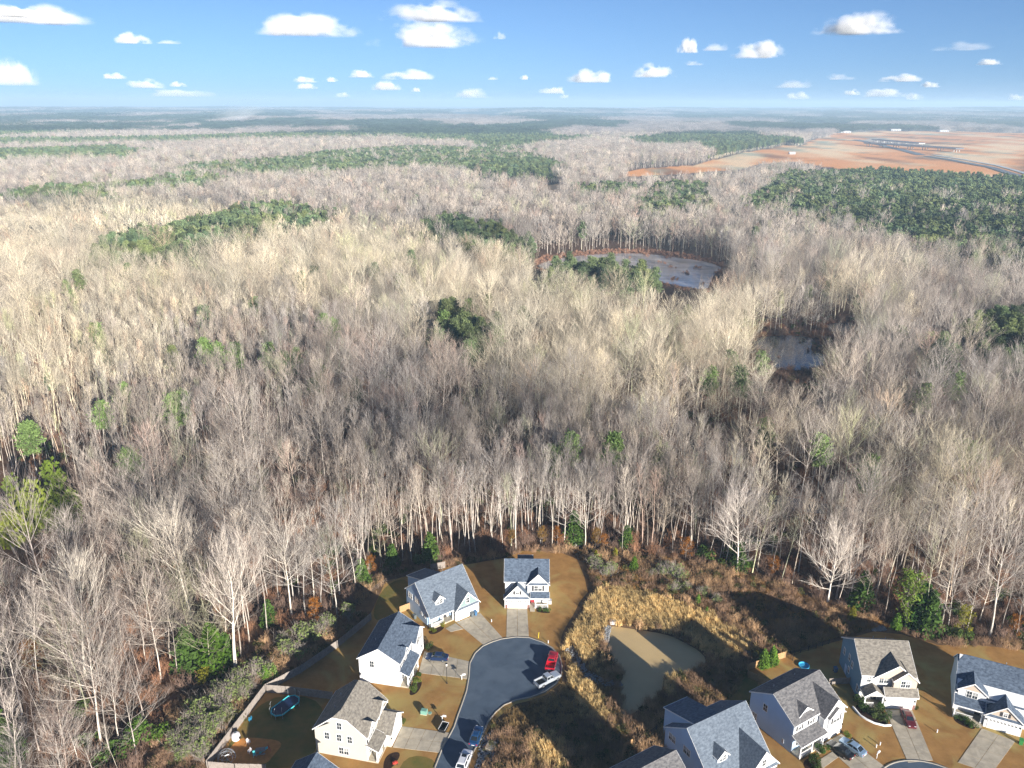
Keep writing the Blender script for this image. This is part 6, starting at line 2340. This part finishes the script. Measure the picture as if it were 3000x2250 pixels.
# ------------------------------------------------------------------ clouds
def cloud_mat(k, wisp):
    """heaped cloud: density from a flat-footed envelope broken up by noise"""
    m = bpy.data.materials.new('cloud_vapour')
    m.use_nodes = True
    nt = m.node_tree
    N, L = nt.nodes, nt.links
    N.remove(N['Principled BSDF'])
    tc = N.new('ShaderNodeTexCoord')
    sx = N.new('ShaderNodeSeparateXYZ')
    L.new(tc.outputs['Object'], sx.inputs[0])

    def M(op, a, b=None, c=None):
        n = N.new('ShaderNodeMath')
        n.operation = op
        for i, v in enumerate((a, b, c)):
            if v is None: continue
            if isinstance(v, (int, float)): n.inputs[i].default_value = v
            else: L.new(v, n.inputs[i])
        return n.outputs[0]
    mp = N.new('ShaderNodeMapping')
    mp.inputs['Location'].default_value = (k * 3.7, k * 1.3, k * .7)
    mp.inputs['Scale'].default_value = (1, 1, 1.1)
    L.new(tc.outputs['Object'], mp.inputs[0])
    n1 = N.new('ShaderNodeTexNoise')
    n1.inputs['Scale'].default_value = 3.6 if not wisp else 3.0
    n1.inputs['Detail'].default_value = 6
    n1.inputs['Roughness'].default_value = .55
    L.new(mp.outputs[0], n1.inputs['Vector'])
    x2 = M('MULTIPLY', sx.outputs[0], 2.0)
    y2 = M('MULTIPLY', sx.outputs[1], 3.2)
    r2 = M('ADD', M('MULTIPLY', x2, x2), M('MULTIPLY', y2, y2))
    zt = M('MULTIPLY', sx.outputs[2], 1 / .36)
    up = M('ADD', r2, M('MULTIPLY', zt, M('ABSOLUTE', zt)))
    env = M('SUBTRACT', 1.0, up)
    d = M('ADD', env, M('MULTIPLY_ADD', n1.outputs['Fac'], 4.4 if not wisp else 3.6, -2.55 if not wisp else -2.25))
    foot = M('MULTIPLY', M('ADD', sx.outputs[2], .012), 26.0)
    cl1 = N.new('ShaderNodeClamp'); L.new(foot, cl1.inputs[0])
    cl2 = N.new('ShaderNodeClamp'); L.new(M('MULTIPLY', d, 1.1), cl2.inputs[0])
    cl3 = N.new('ShaderNodeClamp'); L.new(M('MULTIPLY', env, 1.5), cl3.inputs[0])
    dens = M('MULTIPLY', M('MULTIPLY', cl1.outputs[0], cl2.outputs[0]), cl3.outputs[0])
    at_ = N.new('ShaderNodeObjectInfo')
    v = N.new('ShaderNodeVolumePrincipled')
    v.inputs['Color'].default_value = (.99, .99, .99, 1)
    v.inputs['Anisotropy'].default_value = -.1
    L.new(M('MULTIPLY', dens, at_.outputs['Alpha']), v.inputs['Density'])
    L.new(v.outputs[0], N['Material Output'].inputs['Volume'])
    return m


def cloud_hull(m):
    b = MB()
    n = 12
    rings = [(.0, -.02), (.5, -.02), (.5, .12), (.42, .24), (.28, .33), (0, .38)]
    for i in range(len(rings) - 1):
        r0, z0 = rings[i]; r1, z1 = rings[i + 1]
        vs = [(r0 * math.cos(t) * 1.02, r0 * math.sin(t) * .66, z0) for t in np.linspace(0, 6.2832, n + 1)[:-1]] + [(r1 * math.cos(t) * 1.02, r1 * math.sin(t) * .66, z1) for t in np.linspace(0, 6.2832, n + 1)[:-1]]
        b.add(vs, [(j, (j + 1) % n, n + (j + 1) % n, n + j) for j in range(n)])
    o = b.build('cloud', m, link=False)
    bm = bmesh.new(); bm.from_mesh(o.data)
    bmesh.ops.remove_doubles(bm, verts=bm.verts, dist=1e-4)
    bmesh.ops.recalc_face_normals(bm, faces=bm.faces)
    bm.to_mesh(o.data); bm.free()
    return o.data


CLOUDS = [(895, 78, 270, 60, 'long white cumulus left of the tallest cloud pair', 1.0), (1240, 100, 315, 75, 'largest bright cumulus near the top centre', 1.0), (1260, 35, 265, 55, 'softer grey cloud hanging above the largest cumulus', .8),
          (95, 52, 250, 45, 'broad cloud in the top left corner', .9), (40, 40, 110, 30, 'small bright cloud at the extreme top left', 1.0), (385, 118, 90, 28, 'small white cloud below the top left cloud', 1.0), (490, 126, 80, 14, 'faint streak cloud right of the small left cloud', .5),
          (2512, 68, 215, 55, 'bright cumulus high on the right', 1.0), (2218, 144, 140, 45, 'rounded white cumulus right of centre', 1.0), (2010, 132, 60, 40, 'small puff left of the rounded cumulus', .8), (2090, 133, 90, 26, 'thin grey wisp beside the rounded cumulus', .6),
          (1912, 205, 115, 38, 'slanted white cumulus below the small puff', 1.0), (1728, 222, 135, 36, 'white cloud just right of centre with tail', 1.0), (1620, 262, 85, 22, 'flat small cloud below the centre right cloud', .9), (1195, 220, 150, 28, 'wide cloud low in the centre', .9), (1125, 252, 85, 26, 'bright low cloud under the wide centre cloud', 1.0),
          (1053, 218, 72, 22, 'small cloud left of the wide centre cloud', .9), (890, 236, 70, 16, 'upper small cloud of the left centre pair', .8), (895, 255, 60, 16, 'lower small cloud of the left centre pair', .8), (965, 235, 45, 14, 'tiny cloud right of the left centre pair', .8), (420, 250, 100, 24, 'low white cloud on the left', .9),
          (330, 228, 60, 16, 'slanting small cloud far left', .7), (515, 275, 190, 24, 'long low streaky cloud on the left', .7), (518, 251, 44, 14, 'tiny cloud above the long streaky cloud', .8), (40, 225, 120, 60, 'pale cloud at the left picture edge', .8), (1380, 278, 110, 28, 'low cloud right of the centre horizon', .8), (1000, 284, 48, 14, 'tiny low cloud above the smoke', .7),
          (1215, 264, 28, 12, 'tiny puff under the wide centre cloud', .8), (1535, 226, 34, 14, 'tiny cloud beside the centre right cloud', .8), (1650, 296, 30, 14, 'tiny cloud near the horizon right of centre', .7), (2320, 240, 120, 28, 'wide faint cloud low on the right', .6), (2460, 220, 85, 18, 'flat faint cloud right of the wide faint cloud', .6), (2635, 224, 105, 20, 'flat bright cloud on the right', .8), (2815, 130, 130, 24, 'faint broad cloud high at the far right', .5),
          (2890, 176, 60, 16, 'small cloud under the faint far right cloud', .7), (2720, 243, 50, 14, 'tiny cloud right of the flat bright cloud', .8), (2585, 268, 110, 22, 'low cloud over the right ridge', .8), (2665, 278, 65, 18, 'bright cloud touching the right ridge', .9), (2490, 266, 45, 16, 'small puff low on the right', .8), (2330, 293, 70, 20, 'bright low cloud near the orange clearing horizon', .9), (2970, 278, 50, 18, 'cloud at the right picture edge', .8),
          (1460, 104, 36, 22, 'tiny grey puff right of the largest cumulus', .6), (1440, 228, 40, 12, 'tiny wisp in the centre', .6), (2030, 182, 60, 14, 'thin flat wisp below the small puff', .6)]
cms = [cloud_hull(cloud_mat(k + 1, False)) for k in range(9)] + [cloud_hull(cloud_mat(k + 20, True)) for k in range(4)]
for k, (px, py, w, hgt, lb, dens) in enumerate(CLOUDS):
    X, Y = px - 1500.0, py + hgt * .5 - 1125.0
    a, b = X / FPX, -Y / FPX
    dv = np.array([a, CP + b * SP, -SP + b * CP])
    dist = max(min(900.0 / max(dv[2], .004), 60000.0), 9000.0)
    P = dv * dist + np.array([0, 0, HC])
    P[2] = max(P[2], 420.0)
    me = cms[k % 9] if dens > .65 else cms[9 + k % 4]
    o = bpy.data.objects.new('cloud', me)
    COL.objects.link(o)
    o.location = P
    o.rotation_euler = (0, 0, -math.atan2(a, 1.0) + (math.pi if k % 2 else 0))
    W = w * dist * np.linalg.norm(dv) / FPX * 1.12
    Hh = hgt * dist * np.linalg.norm(dv) / FPX * 1.08
    o.scale = (W, W * .6, Hh / .36)
    o.color = (1, 1, 1, (26.0 if dens > .65 else 9.0) * dens / W)
    tag(o, lb, 'cloud')

# unseen clouds added towards the sun, only to cast shade on the woods
for k, (px, py, W, Hh, lb) in enumerate(((1270, 1130, 190, 34, 'unseen low cloud added behind the viewer to shade the middle of the wood'), (1330, 660, 330, 40, 'unseen cloud added behind the viewer to shade the wood left of the marsh'), (2560, 640, 330, 40, 'unseen cloud added behind the viewer to shade the dark pines on the right'), (330, 600, 360, 36, 'unseen cloud added behind the viewer to shade the far left wood'))):
    x, y = at(px, py, 14)
    tt = 900.0 / sun_vec.z
    o = bpy.data.objects.new('cloud', cms[k])
    COL.objects.link(o)
    o.location = (x + sun_vec.x * tt, y + sun_vec.y * tt, 900.0)
    o.scale = (W, W * .75, Hh / .36)
    o.color = (1, 1, 1, 5.0 / W)
    tag(o, lb, 'cloud')

# smoke drifting off a far fire
x, y = at(690, 366)
o = bpy.data.objects.new('smoke', cms[9])
COL.objects.link(o)
o.location = (x, y, float(tz(x, y)) + 12)
o.rotation_euler = (0, R(-16), 0)
o.scale = (420, 160, 240)
o.color = (1, 1, 1, .010)
tag(o, kind='stuff')

# ================================================================== AIR
def build_haze():
    m = bpy.data.materials.new('haze_air')
    m.use_nodes = True
    nt = m.node_tree
    nt.nodes.remove(nt.nodes['Principled BSDF'])
    v = nt.nodes.new('ShaderNodeVolumePrincipled')
    v.inputs['Color'].default_value = (.55, .78, 1.0, 1)
    v.inputs['Density'].default_value = HAZE
    v.inputs['Anisotropy'].default_value = 0.0
    nt.links.new(v.outputs[0], nt.nodes['Material Output'].inputs['Volume'])
    m.cycles.homogeneous_volume = True
    mb = MB()
    mb.box(-48000, 48000, -47500, 47500, -340, HZTOP)
    o = mb.build('haze', m)
    tag(o, kind='stuff')


HAZE = 1.35e-4
HZTOP = 170
build_haze()
